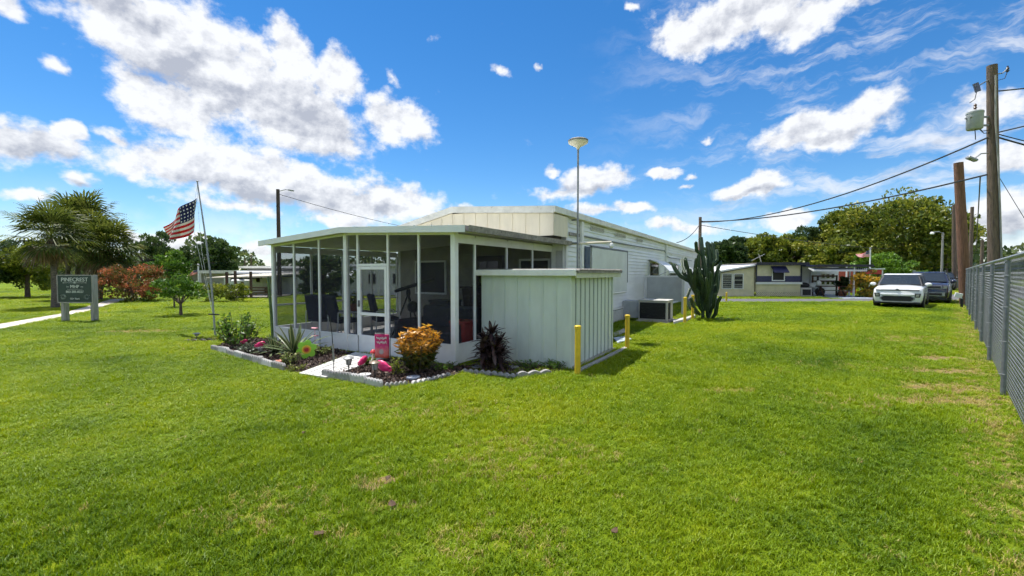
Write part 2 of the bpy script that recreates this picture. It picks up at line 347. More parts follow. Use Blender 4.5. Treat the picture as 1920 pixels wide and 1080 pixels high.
# garden path on the left
pa = GP((0, 617.5), (115, 595.4), (181, 579.8), (236, 561)); pb = GP((205, 562), (181, 569.5), (115, 588.3), (0, 607.7))
p0 = pa[0] + (pa[0] - pa[1]) * 1.5; p1 = pb[-1] + (pb[-1] - pb[-2]) * 1.5
path_poly = [p0] + pa + pb + [p1]
pathroot = sheet('garden_path', path_poly, .012, pathm)
far_end = [pa[-1], pb[0]]
sheet('far_path', [pa[-1], pb[0], pb[0] + Vector((-6, 14, 0)), pa[-1] + Vector((-5, 14, 0))], .010, pathm)
# road in front of the far houses, running off behind the parked cars
road_poly = [G(1000, 565.5), G(1450, 566), G(1640, 565), Vector((34, 27.5, 0)), Vector((64, 52, 0)), Vector((60, 56, 0)), Vector((31, 31.2, 0)), G(1600, 560.5), G(1450, 560.5), G(1000, 560)]
sheet('road', road_poly, .008, asphalt)
sheet('parking_lot', [(36, 22), (90, 64), (150, 40), (70, -20)], .008, concrete)

# ================================================================ house, porch and shed share one axis
RZ = R(-30.46); UV = Matrix.Rotation(RZ, 3, 'Z')
PO = G(853, 685.5)
def W(u, v, z=0): return PO + UV @ Vector((u, v, z))

# ---------------------------------------------------------------- screened porch
porch = thing('screen_porch', 'white aluminium screened porch with low gable roof at the front of the mobile home', 'porch', PO, RZ)
SL = 5.38; KZ = .34
def roofz(u): return 2.42 + (.115 if u > -2.69 else .115) * (1 - abs(u + 2.69) / 2.69) - (.05 * max(0, -(u + 2.69)) / 2.69)
slab = MB().box(-SL + .03, -.03, .03, 3.98, 0.0, .06); slab.build('floor_slab', concrete, porch)
posts_s = [(0.0, .10), (.82, .045), (1.606, .05), (2.458, .05), (2.815, .09), (3.69, .045), (4.585, .045), (SL, .08)]
def post(u, v, w, z0, z1, name='post', m=porchw):
    return MB().box(u - w/2, u + w/2, v - w/2, v + w/2, z0, z1).build(name, m, porch, bevel=.004)
for s, w in posts_s: post(-s, 0, w, 0.0 if w > .06 else KZ + .02, roofz(-s) - .075)
def sheetbox(a, b, z0a, z0b, z1a, z1b, th, name, m, parent=porch, axis='u', off=0.0):
    bb = MB()
    if axis == 'u': P = lambda q, w, z: (q, off + w, z)
    else: P = lambda q, w, z: (off + w, q, z)
    bb.add([P(a,-th/2,z0a),P(b,-th/2,z0b),P(b,th/2,z0b),P(a,th/2,z0a),P(a,-th/2,z1a),P(b,-th/2,z1b),P(b,th/2,z1b),P(a,th/2,z1a)],
           [(3,2,1,0),(4,5,6,7),(0,1,5,4),(1,2,6,5),(2,3,7,6),(3,0,4,7)])
    return bb.build(name, m, parent)
# front wall: kick panels, rails, screens
for i in range(len(posts_s) - 1):
    (s0, w0), (s1, w1) = posts_s[i], posts_s[i+1]
    a, b = -s1 + w1/2 + .001, -s0 - w0/2 - .001
    if i == 2:   # the door bay
        continue
    sheetbox(a, b, .02, .02, KZ, KZ, .03, 'kick_panel', porchw)
    sheetbox(a, b, KZ + .001, KZ + .001, KZ + .03, KZ + .03, .05, 'rail', porchw)
    sheetbox(a, b, KZ + .032, KZ + .032, roofz(a) - .125, roofz(b) - .125, .003, 'screen_panel', screen)
    sheetbox(a, b, roofz(a) - .124, roofz(b) - .124, roofz(a) - .08, roofz(b) - .08, .05, 'header', porchw)
# door bay
a, b = -2.458 + .027, -1.606 - .027
door = MB().box(a+.004, a+.06, -.03, .03, .04, 1.76).box(b-.06, b-.004, -.03, .03, .04, 1.76).box(a+.062, b-.062, -.03, .03, 1.70, 1.76).box(a+.062, b-.062, -.03, .03, .78, .84).box(a+.062, b-.062, -.03, .03, .04, .38).build('door', porchw, porch, bevel=.004)
MB().box(a+.063, b-.063, -.002, .002, .842, 1.698).build('screen', screen, door)
MB().box(a+.063, b-.063, -.002, .002, .382, .778).build('screen', screen, door)
MB().box(a+.025, a+.045, -.075, -.032, .95, 1.08).build('handle', steel, door)
sheetbox(a, b, 1.768, 1.768, 1.815, 1.815, .05, 'header', porchw)
sheetbox(a, b, 1.817, 1.817, roofz(a) - .125, roofz(b) - .125, .003, 'screen_panel', screen)
sheetbox(a, b, roofz(a) - .124, roofz(b) - .124, roofz(a) - .08, roofz(b) - .08, .05, 'header', porchw)
sheetbox(a, b, .0, .0, .035, .035, .06, 'threshold', porchw)
# right wall (towards the shed) and left wall
for u0 in (0.0, -SL):
    vs = [(0, .10), (.60, .045), (1.75, .045), (2.9, .045), (3.97, .05)] if u0 == 0 else [(0, .08), (.98, .05), (1.95, .05), (2.95, .05), (3.97, .05)]
    zt = roofz(u0) - .10
    for v, w in vs[1:]: post(u0, v, w, 0.02, zt - .03)
    for i in range(4):
        (v0, w0), (v1, w1) = vs[i], vs[i+1]; c, d = v0 + w0/2 + .001, v1 - w1/2 - .001
        sheetbox(c, d, .02, .02, KZ, KZ, .03, 'kick_panel', porchw, axis='v', off=u0)
        sheetbox(c, d, KZ+.001, KZ+.001, KZ+.03, KZ+.03, .05, 'rail', porchw, axis='v', off=u0)
        sheetbox(c, d, KZ+.032, KZ+.032, zt-.16, zt-.16, .003, 'screen_panel', screen, axis='v', off=u0)
        sheetbox(c, d, zt-.158, zt-.158, zt, zt, .05, 'header', porchw, axis='v', off=u0)
    if u0 < 0:
        for i in range(4): sheetbox(vs[i][0]+.06, vs[i+1][0]-.03, .85, .85, .89, .89, .03, 'chair_rail', porchw, axis='v', off=u0)
# roof: two low slopes, panel ribs, fascia and gutter edge
for (ua, ub) in ((-SL - .18, -2.69), (-2.69, .42)):
    za, zb = roofz(max(ua, -SL)) - (.01 if ua < -SL else 0), roofz(min(ub, 0)) - (.015 if ub > 0 else 0)
    MB().add([(ua,-.22,za-.07),(ub,-.22,zb-.07),(ub,4.05,zb-.07),(ua,4.05,za-.07),(ua,-.22,za),(ub,-.22,zb),(ub,4.05,zb),(ua,4.05,za)],
             [(3,2,1,0),(4,5,6,7),(0,1,5,4),(1,2,6,5),(2,3,7,6),(3,0,4,7)]).build('roof_panel', roofw, porch)
    MB().add([(ua,-.262,za-.10),(ub,-.262,zb-.10),(ub,-.225,zb-.10),(ua,-.225,za-.10),(ua,-.262,za+.016),(ub,-.262,zb+.016),(ub,-.225,zb+.016),(ua,-.225,za+.016)],
             [(3,2,1,0),(4,5,6,7),(0,1,5,4),(1,2,6,5),(2,3,7,6),(3,0,4,7)]).build('fascia', porchw, porch)
    n = 8
    for k in range(1, n):
        u = ua + (ub - ua) * k / n; z = za + (zb - za) * k / n
        MB().box(u-.012, u+.012, -.215, 4.04, z, z+.03).build('roof_rib', roofw, porch)
zr = roofz(0) - .015
MB().prismy([(.425, zr-.09), (.50, zr-.09), (.515, zr+.012), (.50, zr+.012), (.49, zr-.07), (.44, zr-.07), (.425, zr+.012)], -.262, 4.05).build('gutter', dirty, porch)
MB().box(-.16, -.06, -.14, -.05, 2.18, 2.30).build('corner_bracket', porchw, porch) if False else None

# ---------------------------------------------------------------- mobile home
home = thing('mobile_home', 'long white lap-sided mobile home with cream gable and blue shutter', 'house', PO, RZ)
WU = .35; WL = -5.35; V0 = 4.0; V1 = 27.3
prof = []
nb = 25; bz = 3.0 / nb
sid = MB()
poly = [(WU - .10, .02)]
for k in range(nb): poly += [(WU + .028, .02 + k*bz), (WU, .02 + (k+1)*bz - .002)]
poly += [(WU - .10, .02 + nb*bz)]
sid.prismy(poly, V0, V1); sid.build('siding', white, home)
# left wall of siding too, under the lower eave
nl = 21; poly = [(WL + .10, .02)]
for k in range(nl): poly += [(WL - .028, .02 + k*bz), (WL, .02 + (k+1)*bz - .002)]
poly += [(WL + .10, .02 + nl*bz)]
MB().prismy(poly, V0, V1).build('siding', white, home)
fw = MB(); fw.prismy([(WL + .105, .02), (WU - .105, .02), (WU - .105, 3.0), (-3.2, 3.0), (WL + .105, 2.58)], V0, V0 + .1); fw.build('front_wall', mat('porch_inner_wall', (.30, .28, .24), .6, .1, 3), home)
MB().prismy([(WL + .105, .02), (WU - .105, .02), (WU - .105, 3.0), (-3.2, 3.0), (WL + .105, 2.58)], V1 - .1, V1).build('back_wall', white, home)
# inside the porch: door and window on the front wall
hd = MB().box(-2.35, -1.45, V0 - .05, V0 - .002, .1, 2.1).build('house_door', mat('door_brown', (.055, .04, .035), .5, .1, 4), home)
MB().box(-2.2, -1.6, V0 - .062, V0 - .052, 1.1, 1.95).build('pane', glass, hd)
for ua, ub in ((-4.6, -3.4), (-.95, -.05)):
    w_ = MB().box(ua, ub, V0-.05, V0-.002, 1.0, 1.05).box(ua, ub, V0-.05, V0-.002, 1.95, 2.0).box(ua, ua+.05, V0-.05, V0-.002, 1.052, 1.948).box(ub-.05, ub, V0-.05, V0-.002, 1.052, 1.948).build('window', whitep, home)
    MB().box(ua+.052, ub-.052, V0-.03, V0-.02, 1.052, 1.948).build('pane', dark, w_)
# corner trim and lattice return beside the porch
MB().box(WU - .02, WU + .045, V0 - .03, V0 + .09, 0.02, 3.0).build('corner_trim', whitep, home)
MB().box(.03, .10, V0 - .06, V0 - .004, 1.2, 2.35).box(.29, .327, V0 - .06, V0 - .004, 1.2, 2.35).box(.102, .288, V0 - .06, V0 - .004, 2.18, 2.35).build('lattice_frame', whitep, home)
def lattice(name, parent, P, w, h, step, sw, m, th=.006):
    """crossed strips in a w x h rectangle; P maps (a,b,c) to local space"""
    mb = MB()
    def clip(x0, y0, dx, dy):
        ts = []
        t0, t1 = -1e9, 1e9
        for p, d, L in ((x0, dx, w), (y0, dy, h)):
            a, b = sorted(((0 - p) / d, (L - p) / d)); t0 = max(t0, a); t1 = min(t1, b)
        return (t0, t1) if t1 - t0 > sw * 1.2 else None
    for sgn, lay in ((1, 0), (-1, th * 1.3)):
        c = -h if sgn > 0 else 0
        k = c
        while k < w + (h if sgn < 0 else 0):
            r = clip(k, 0, 1, 1) if sgn > 0 else clip(k, 0, -1, 1)
            if r:
                a = (k + sgn * r[0], r[0]); b = (k + sgn * r[1], r[1]); nx, ny = -.7071 * sw/2, .7071 * sw/2 * sgn
                pts = [(a[0]+nx, a[1]+ny), (b[0]+nx, b[1]+ny), (b[0]-nx, b[1]-ny), (a[0]-nx, a[1]-ny)]
                vs = [P(p[0], p[1], lay) for p in pts] + [P(p[0], p[1], lay + th) for p in pts]
                mb.add(vs, [(3,2,1,0),(4,5,6,7),(0,1,5,4),(1,2,6,5),(2,3,7,6),(3,0,4,7)])
            k += step
    return mb.build(name, m, parent)
lattice('lattice', home, lambda a, b, c: (.103 + a, V0 - .05 + c, 1.25 + b), .183, .93, .075, .026, whitep)
MB().box(.103, .287, V0 - .02, V0 - .012, 1.25, 2.18).build('lattice_backing', dark, home)
# skirting lattice low on the long wall
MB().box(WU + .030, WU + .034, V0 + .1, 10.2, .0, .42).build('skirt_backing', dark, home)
lattice('skirt_lattice', home, lambda a, b, c: (WU + .038 + c, 5.6 + a, .02 + b), 4.5, .38, .085, .028, whitep)
MB().box(WU + .03, WU + .055, V0 + .1, 11.4, .421, .47).build('skirt_rail', whitep, home)
# roof-over
EV = 3.02
def hroof(u): return 3.35 - (.068 * (u + 2.47) if u > -2.47 else -.205 * (u + 2.47) * 1.0)
for ua, ub in ((-5.45, -2.47), (-2.47, .47)):
    za, zb = hroof(ua), hroof(ub)
    MB().add([(ua,3.1,za-.05),(ub,3.1,zb-.05),(ub,V1+.15,zb-.05),(ua,V1+.15,za-.05),(ua,3.1,za),(ub,3.1,zb),(ub,V1+.15,zb),(ua,V1+.15,za)],
             [(3,2,1,0),(4,5,6,7),(0,1,5,4),(1,2,6,5),(2,3,7,6),(3,0,4,7)]).build('roof', roofw, home)
    MB().add([(ua,3.055,za-.14),(ub,3.055,zb-.14),(ub,3.098,zb-.14),(ua,3.098,za-.14),(ua,3.055,za+.02),(ub,3.055,zb+.02),(ub,3.098,zb+.02),(ua,3.098,za+.02)],
             [(3,2,1,0),(4,5,6,7),(0,1,5,4),(1,2,6,5),(2,3,7,6),(3,0,4,7)]).build('rake_fascia', roofw, home)
MB().box(.472, .505, 3.06, V1 + .15, 3.03, 3.17).build('eave_fascia', roofw, home)
MB().box(.36, .470, 3.1, V1, 3.022, 3.055).build('soffit', cream, home)
MB().box(-5.485, -5.452, 3.06, V1 + .15, 2.60, 2.75).build('eave_fascia', roofw, home)
# cream gable of upright ribbed panels
gp = 16; gw = (5.40 + .44) / gp
for k in range(gp):
    ua = -5.40 + k * gw; ub = ua + gw
    zt0, zt1 = hroof(ua) - .145, hroof(ub) - .145
    if ua < -2.47 < ub: zt0 = zt1 = min(zt0, zt1)
    if min(zt0, zt1) < 2.54: continue
    MB().add([(ua+.004,3.11,2.5),(ub-.004,3.11,2.5),(ub-.004,3.13,2.5),(ua+.004,3.13,2.5),(ua+.004,3.11,zt0),(ub-.004,3.11,zt1),(ub-.004,3.13,zt1),(ua+.004,3.13,zt0)],
             [(3,2,1,0),(4,5,6,7),(0,1,5,4),(1,2,6,5),(2,3,7,6),(3,0,4,7)]).build('gable_panel', cream, home)
    MB().box(ub-.022, ub+.008, 3.095, 3.108, 2.5, min(zt0, zt1) - .002).build('gable_rib', cream, home)
MB().prismy([(-5.0, 2.5), (.44, 2.5), (.44, 2.98), (-3.0, 2.98)], 3.132, 3.15).build('gable_backing', dark, home)
MB().box(.442, .458, 3.11, 3.9, 2.5, 3.0).build('gable_return', cream, home)
# attic vents
for va, vb, z in ((5.7, 6.85, 2.84), (8.0, 9.15, 2.83), (10.6, 11.5, 2.83)):
    v_ = MB().box(WU+.030, WU+.042, va, vb, z, z+.13).build('attic_vent', whitep, home)
    sl = MB()
    for k in range(4): sl.box(WU+.043, WU+.052, va+.03, vb-.03, z+.018+k*.027, z+.030+k*.027)
    sl.build('louvre', dirty, v_)
MB().box(WU+.030, WU+.10, 4.9, 5.03, 0.05, 3.0).build('downspout', whitep, home, bevel=.01)
MB().box(WU+.030, WU+.10, 15.9, 16.03, 0.05, 3.0).build('downspout', whitep, home, bevel=.01)
MB().box(WU+.030, WU+.040, 5.10, V1, 2.58, 2.64).build('trim_strip', roofw, home)
# blue shutter, let-down storm cover
sh = MB().box(WU+.030, WU+.055, 5.24, 5.62, .95, 2.36)
sh.build('shutter', blue_sh, home)
for k in range(9): MB().box(WU+.056, WU+.066, 5.28, 5.58, 1.0+k*.15, 1.11+k*.15).build('louvre', blue_sh, bpy.data.objects['shutter'])
cov = MB().box(WU+.034, WU+.08, 5.74, 9.25, 1.0, 2.36).build('storm_cover', mat('storm_cover_white', (.66, .70, .68), .45, .05, 2, wear=((.5, .52, .47), 4, .66)), home, bevel=.02)
MB().box(WU+.030, WU+.09, 5.70, 9.29, 2.362, 2.41).build('cover_rail', galv, home)
MB().box(WU+.030, WU+.085, 9.255, 9.30, 1.3, 2.36).build('cover_edge', galv, home)
MB().tube([(WU+.055, 5.74, .98), (WU+.055, 9.25, .98)], .03, 8).build('cover_tube', whitep, home, True)
# clamshell awnings over the two far windows
for va, vb in ((12.7, 14.5), (17.0, 19.4)):
    w_ = MB().box(WU+.030, WU+.05, va, vb, 1.12, 1.18).box(WU+.030, WU+.05, va, vb, 2.08, 2.14).box(WU+.030, WU+.05, va, va+.07, 1.182, 2.078).box(WU+.030, WU+.05, vb-.07, vb, 1.182, 2.078).build('window', whitep, home)
    MB().box(WU+.032, WU+.04, va+.072, vb-.072, 1.182, 2.078).build('pane', glass, w_)
    aw = MB(); sec = [(WU+.05, 2.22), (WU+.35, 2.12), (WU+.66, 1.93), (WU+.86, 1.72), (WU+.88, 1.63), (WU+.85, 1.63), (WU+.83, 1.70), (WU+.64, 1.90), (WU+.33, 2.09), (WU+.05, 2.19)]
    aw.prismy(sec, va-.1, vb+.1); awo = aw.build('awning', whitep, home)
    for vv in (va-.12, vb+.1): MB().bar((WU+.04, vv, 1.35), (WU+.80, vv, 1.69), .02, .02).build('awning_arm', galvl, awo)
# privacy panel sticking out from the wall
MB().box(WU+.02, 1.80, 11.95, 11.985, .52, 1.46).build('privacy_panel', mat('privacy_panel_grey', (.52, .54, .55), .6, .06, 3), home)
MB().box(WU+.02, 1.80, 11.93, 12.005, 1.462, 1.53).build('panel_cap', whitep, home)
MB().box(1.802, 1.90, 11.92, 12.02, 0, 1.56).build('panel_post', whitep, home)
MB().box(WU+.02, WU+.11, 11.9, 11.948, 0.0, 1.46).build('panel_post', whitep, home)
# conduit, bracket arm with lamp
MB().tube([(WU+.05, 5.15, 2.62), (WU+.05, 9.0, 2.62), (WU+.05, 15.6, 2.70), (WU+.05, 16.3, 2.45), (WU+.05, 17.0, 2.40), (WU+.05, 24, 2.42)], .018, 6).build('conduit', galv, home, True)
arm = MB().tube([(WU+.05, 4.15, 2.36), (WU+.52, 4.35, 2.38), (WU+1.0, 4.55, 2.40)], .028, 8).build('lamp_arm', cream, home, True)
MB().lathe([(.03, 0), (.055, -.03), (.06, -.09), (.03, -.13)], 10, (WU+1.0, 4.55, 2.38)).build('lamp', whitep, arm, True)
MB().box(WU+.030, WU+.06, 4.15, 4.8, 2.58, 2.66).build('bracket', dirty, home)

# antenna mast with round dish, strapped to the corner
am = thing('antenna_mast', 'tall grey mast topped by a round white antenna dish, at the house corner', 'antenna', W(.62, 4.15), RZ)
MB().tube([(0, 0, 0), (0, 0, 4.72)], .026, 8).build('mast', steel, am, True)
dsh = MB().lathe([(.03, 4.68), (.06, 4.74), (.15, 4.78), (.235, 4.83), (.245, 4.86)], 24).build('dish', mat('antenna_cream', (.70, .66, .56), .5, .08, 5), am, True)
MB().lathe([(.246, 4.862), (.25, 4.90), (.21, 4.925), (.05, 4.935)], 24).build('dish_cap', dirty, am, True)
for z in (2.38, 2.95): MB().bar((-.16, 0, z), (0, 0, z), .04, .03).build('strap', galv, am)

# ---------------------------------------------------------------- storage shed
shed = thing('storage_shed', 'pale green ribbed metal storage shed attached beside the screened porch', 'shed', PO, RZ)
SF, SB, SR = .74, 3.0, 1.88
core = MB(); core.prism([(.06, SF+.03), (SR-.03, SF+.03), (SR-.03, SB-.03), (.80, SB-.03), (.80, 2.6), (.06, 2.6)], .03, 1.60); core.build('frame', mat('shed_gap_shade', (.13, .15, .14), .6, .1, 5), shed)  # dark core colour deepens the shadow lines between the front panels
np_ = 7; pw = (SR - .06) / np_
for k in range(np_):
    a = .06 + k*pw
    MB().box(a+.003, a+pw-.026, SF, SF+.028, .02, 1.60).build('wall_panel', shedw, shed)
    if k < np_-1: MB().box(a+pw-.019, a+pw+.002, SF-.012, SF+.012, .02, 1.60).build('wall_rib', shedw, shed)
ns = 10; pw = (SB - SF - .05) / ns
for k in range(ns):
    a = SF + .03 + k*pw
    MB().box(SR-.028, SR, a, a+pw-.062, .04, 1.60).build('wall_panel', shedw, shed)
    MB().box(SR-.029, SR-.012, a+pw-.060, a+pw-.002, .04, 1.60).build('wall_groove', mat('groove_dark', (.22, .26, .25), .5, .1, 5), shed)  # recessed side grooves coloured darker than the panels
MB().box(SR-.04, SR+.012, SF-.014, SF+.028, .02, 1.60).build('corner_trim', shedw, shed)
MB().box(SR-.04, SR+.012, SB-.04, SB+.012, .02, 1.60).build('corner_trim', shedw, shed)
# roof: front fascia, side trim, corrugated sheets with a ragged dark edge
MB().add([(.03,SF-.10,1.602),(SR+.12,SF-.10,1.602),(SR+.12,SB+.08,1.602),(.03,SB+.08,1.602),(.03,SF-.10,1.66),(SR+.12,SF-.10,1.66),(SR+.12,SB+.08,1.60+.06),(.03,SB+.08,1.66)],
         [(3,2,1,0),(4,5,6,7),(0,1,5,4),(1,2,6,5),(2,3,7,6),(3,0,4,7)]).build('roof_deck', roofw, shed)
MB().box(.02, SR+.14, SF-.135, SF-.103, 1.585, 1.69).build('front_fascia', whitep, shed, bevel=.004)
MB().box(SR+.122, SR+.15, SF-.10, SB+.09, 1.545, 1.63).build('side_fascia', mat('side_fascia_green', (.56, .58, .44), .5, .08, 4), shed)
cg = MB(); N = 46; L = SB - SF + .16
top = []; 
for k in range(N*2+1):
    v = SF - .095 + L*k/(N*2); z = 1.664 + (.030 if k % 2 else .0)
    top.append((v, z))
polyc = top + [(v, z + .012) for v, z in reversed(top)]
cg.prismx(polyc, .04, SR+.19); cg.build('corrugated_roof', mat('corrugated_grey', (.20, .19, .17), .6, .2, 8, wear=((.05, .045, .04), 10, .5)), shed)
MB().box(SR+.152, SR+.178, SF-.09, SB+.09, 1.632, 1.672).build('drip_edge', dirty, shed)
base = MB().box(.05, SR+.06, SF-.05, SB+.05, 0, .03).build('base_sill', concrete, shed)
# ================================================================ vegetation
rng = np.random.default_rng(11)
def leaves(name, m, parent, P, size, elong=2.0, up=.25, out=None, seed=0, jitter=.35, bias=0.0, hang=0.0, rnd=None, kind=None):
    g = np.random.default_rng(seed); P = np.asarray(P, float); n = len(P)
    d = g.normal(size=(n, 3)); 
    if out is not None: d = d * .7 + out * 1.0
    d[:, 2] += up; d[:, 2] -= hang; d /= np.linalg.norm(d, axis=1)[:, None]
    s = np.cross(d, g.normal(size=(n, 3))); s /= np.linalg.norm(s, axis=1)[:, None] + 1e-9
    L = size * (1 + jitter * g.uniform(-1, 1, n)); Wd = L / elong
    nrm = np.cross(d, s); 
    a = P - d * L[:, None] * .5; b = P + s * Wd[:, None] * .5 + nrm * Wd[:, None] * .12; c = P + d * L[:, None] * .5; e = P - s * Wd[:, None] * .5 + nrm * Wd[:, None] * .12
    V = np.stack([a, b, c, e], 1).reshape(-1, 3)
    me = bpy.data.meshes.new(name); me.vertices.add(4*n); me.vertices.foreach_set('co', V.ravel())
    me.loops.add(4*n); me.loops.foreach_set('vertex_index', np.arange(4*n, dtype=np.int32))
    me.polygons.add(n); me.polygons.foreach_set('loop_start', np.arange(0, 4*n, 4, dtype=np.int32)); me.polygons.foreach_set('loop_total', np.full(n, 4, np.int32))
    me.update(calc_edges=True)
    at = me.attributes.new('rnd', 'FLOAT', 'FACE'); r = g.uniform(0, 1, n) if rnd is None else rnd
    at.data.foreach_set('value', np.clip(r + bias, 0, 1).astype(np.float32))
    me.materials.append(m); o = bpy.data.objects.new(name, me); C.objects.link(o)
    if parent: o.parent = parent
    if kind: o['kind'] = kind
    return o
def crown(center, radii, K, per, rc, seed, shell=.55, flat=-.75):
    g = np.random.default_rng(seed); c = np.array(center); rad = np.array(radii)
    d = g.normal(size=(K*3, 3)); d /= np.linalg.norm(d, axis=1)[:, None]; d = d[d[:, 2] > flat][:K]
    r = shell + (1 - shell) * g.uniform(0, 1, len(d)) ** .6
    lump = 1 + .18 * np.sin(d[:, 0]*5 + seed) * np.cos(d[:, 1]*4 - seed) + .12 * np.sin(d[:, 2]*7 + d[:, 0]*3)
    lump = np.minimum(lump, 1.08)
    cc = c + d * (r * lump)[:, None] * rad
    tone = g.uniform(0, 1, len(d))
    out = []; T = []; O = []
    for q, t, dd in zip(cc, tone, d):
        x = g.normal(size=(per, 3)); x /= np.linalg.norm(x, axis=1)[:, None]; x *= (g.uniform(.25, 1, per) ** .5)[:, None]
        x = x * rc * g.uniform(.7, 1.3) * np.array((1, 1, .62)); out.append(q + x); T.append(np.clip(t*.55 + g.uniform(0, .5, per), 0, 1)); O.append(np.repeat(dd[None], per, 0))
    return np.concatenate(out), np.concatenate(T), np.concatenate(O), cc
def limbs(height, r0, ends, bend=.1, seed=0, fork=.35):
    g = random.Random(seed); mb = MB()
    pts = [Vector((0, 0, 0)), Vector((g.uniform(-bend, bend)*.5, g.uniform(-bend, bend)*.5, height*fork*.55)), Vector((g.uniform(-bend, bend), g.uniform(-bend, bend), height*fork))]
    mb.tube(pts, [r0*1.25, r0*.95, r0*.85], 9)
    for e in ends:
        e = Vector(e); a = pts[2]; m1 = a.lerp(e, .5) + Vector((g.uniform(-.1, .1)*height*.3, g.uniform(-.1, .1)*height*.3, height*.05))
        mb.tube([a - Vector((0, 0, r0*.5)), m1, e], [r0*.6, r0*.35, r0*.10], 6)
    return mb
lf_bg = leafmat('leaf_oak', (0.0363, 0.0660, 0.0099), (0.2228, 0.2557, 0.0264), (0.3960, 0.3630, 0.0578), mid=(0.1072, 0.1485, 0.0165))
lf_dark = leafmat('leaf_dark', (0.0170, 0.0374, 0.0136), (0.0935, 0.1445, 0.0374), mid=(0.0425, 0.0816, 0.0238))
lf_green = leafmat('leaf_green', (0.0300, 0.0825, 0.0120), (0.1650, 0.2850, 0.0300), mid=(0.0750, 0.1650, 0.0180))
lf_bright = leafmat('leaf_bright', (0.0438, 0.1063, 0.0100), (0.1750, 0.3125, 0.0250), mid=(0.0938, 0.1938, 0.0150))
lf_yel = leafmat('leaf_yellowgreen', (0.0435, 0.0798, 0.0116), (0.2755, 0.3045, 0.0290), mid=(0.1450, 0.1885, 0.0203))
lf_red = leafmat('leaf_red_shrub', (.05, .07, .014), (.46, .14, .06), (.52, .24, .12), mid=(.14, .12, .03))
lf_fars = leafmat('leaf_far_wood', (0.0352, 0.0608, 0.0224), (0.1360, 0.1680, 0.0560), mid=(0.0720, 0.1088, 0.0352))
lf_flower = leafmat('leaf_yellow_flower', (0.0720, 0.1200, 0.0120), (0.6600, 0.3600, 0.0240), (0.7200, 0.5040, 0.0600), mid=(0.1680, 0.1800, 0.0180))
lf_palm = leafmat('leaf_palm', (0.0270, 0.0450, 0.0090), (0.1530, 0.1800, 0.0315), (0.2340, 0.2250, 0.0630), mid=(0.0675, 0.0945, 0.0162), rough=.55, spec=.25)
lf_dead = leafmat('leaf_palm_dead', (0.0910, 0.0585, 0.0286), (0.2730, 0.1950, 0.0975))

def tree(name, label, cat, base, h, cr, radii, K, per, rc, lsize, m, trunk_r=.18, seed=1, group=None, elong=2.0, shell=.5, fork=.4, flat=-.7, tm=None, up=.2):
    t = thing(name, label, cat, (base[0], base[1], 0), 0, group)
    P, T, O, cc = crown(cr, radii, K, per, rc, seed, shell, flat)
    g = random.Random(seed); ends = [cc[g.randrange(len(cc))] for _ in range(9)]
    ends = [tuple(np.array(cr) + (np.array(e) - np.array(cr)) * .8) for e in ends]
    limbs(h, trunk_r, ends, .1*h*.3, seed, fork).build('trunk', tm or bark, t, True)
    leaves('crown', m, t, P, lsize, elong, up, O, seed, rnd=T)
    return t
# --- big trees behind the far house (right)
BG = [  # px centre, py top, depth, half-width px, label
 (1700, 366, 55, 102, lf_bg, 'tallest broad tree on the right, spreading over the parked cars'),
 (1610, 384, 60, 72, lf_bg, 'tall rounded tree just left of the tallest tree behind the cars'),
 (1528, 416, 62, 52, lf_dark, 'dark green rounded tree behind the navy-roofed carport'),
 (1470, 437, 58, 52, lf_bg, 'olive green tree behind the navy and cream house'),
 (1412, 443, 60, 48, lf_yel, 'yellow green tree behind the left wing of the cream house'),
 (1362, 446, 56, 44, lf_dark, 'dark tree at the far end of the white mobile home'),
 (1756, 415, 66, 48, lf_dark, 'dark tree edge behind the street lamp by the leaning poles'),
 (1560, 452, 52, 50, lf_bg, 'lower spreading tree right behind the carport roof')]
for i, (px, py, Y, hw, m, lab) in enumerate(BG):
    top = At(px, py, Y); b = (top.x, Y, 0); rx = hw / F * Y; H = top.z; rz = H * .46
    tree('broadleaf_tree', lab, 'tree', b, H, (0, 0, H - rz * 1.0), (rx, rx * .8, rz), 170 if i < 2 else 105, 120, rx * .23, .40, m, .38, 20 + i, 'broad trees behind the far house', shell=.45, flat=-.95, fork=.45, elong=1.7)
gx = At(1645, 470, 41)
tree('garden_tree', 'bright green low tree beside the small far flag', 'tree', (gx.x, 41, 0), gx.z, (0, 0, gx.z - 1.5), (2.3, 1.7, 1.5), 60, 80, .5, .24, lf_bright, .12, 44, shell=.4, flat=-.9)
gx = At(1672, 490, 44)
tree('garden_tree', 'low rounded green tree directly behind the white car roof', 'tree', (gx.x, 44, 0), gx.z, (0, 0, gx.z - 1.6), (2.6, 1.9, 1.6), 55, 80, .55, .26, lf_green, .12, 45, shell=.4, flat=-.9)
# flowering hedge bush by the carport
bp_ = G(1625, 558)
tree('flowering_bush', 'dense green bush with yellow blooms between carport and white car', 'bush', bp_, 1.7, (0, 0, .85), (1.0, .8, .95), 60, 60, .28, .13, lf_flower, .05, 46, shell=.4, flat=-1, fork=.2)
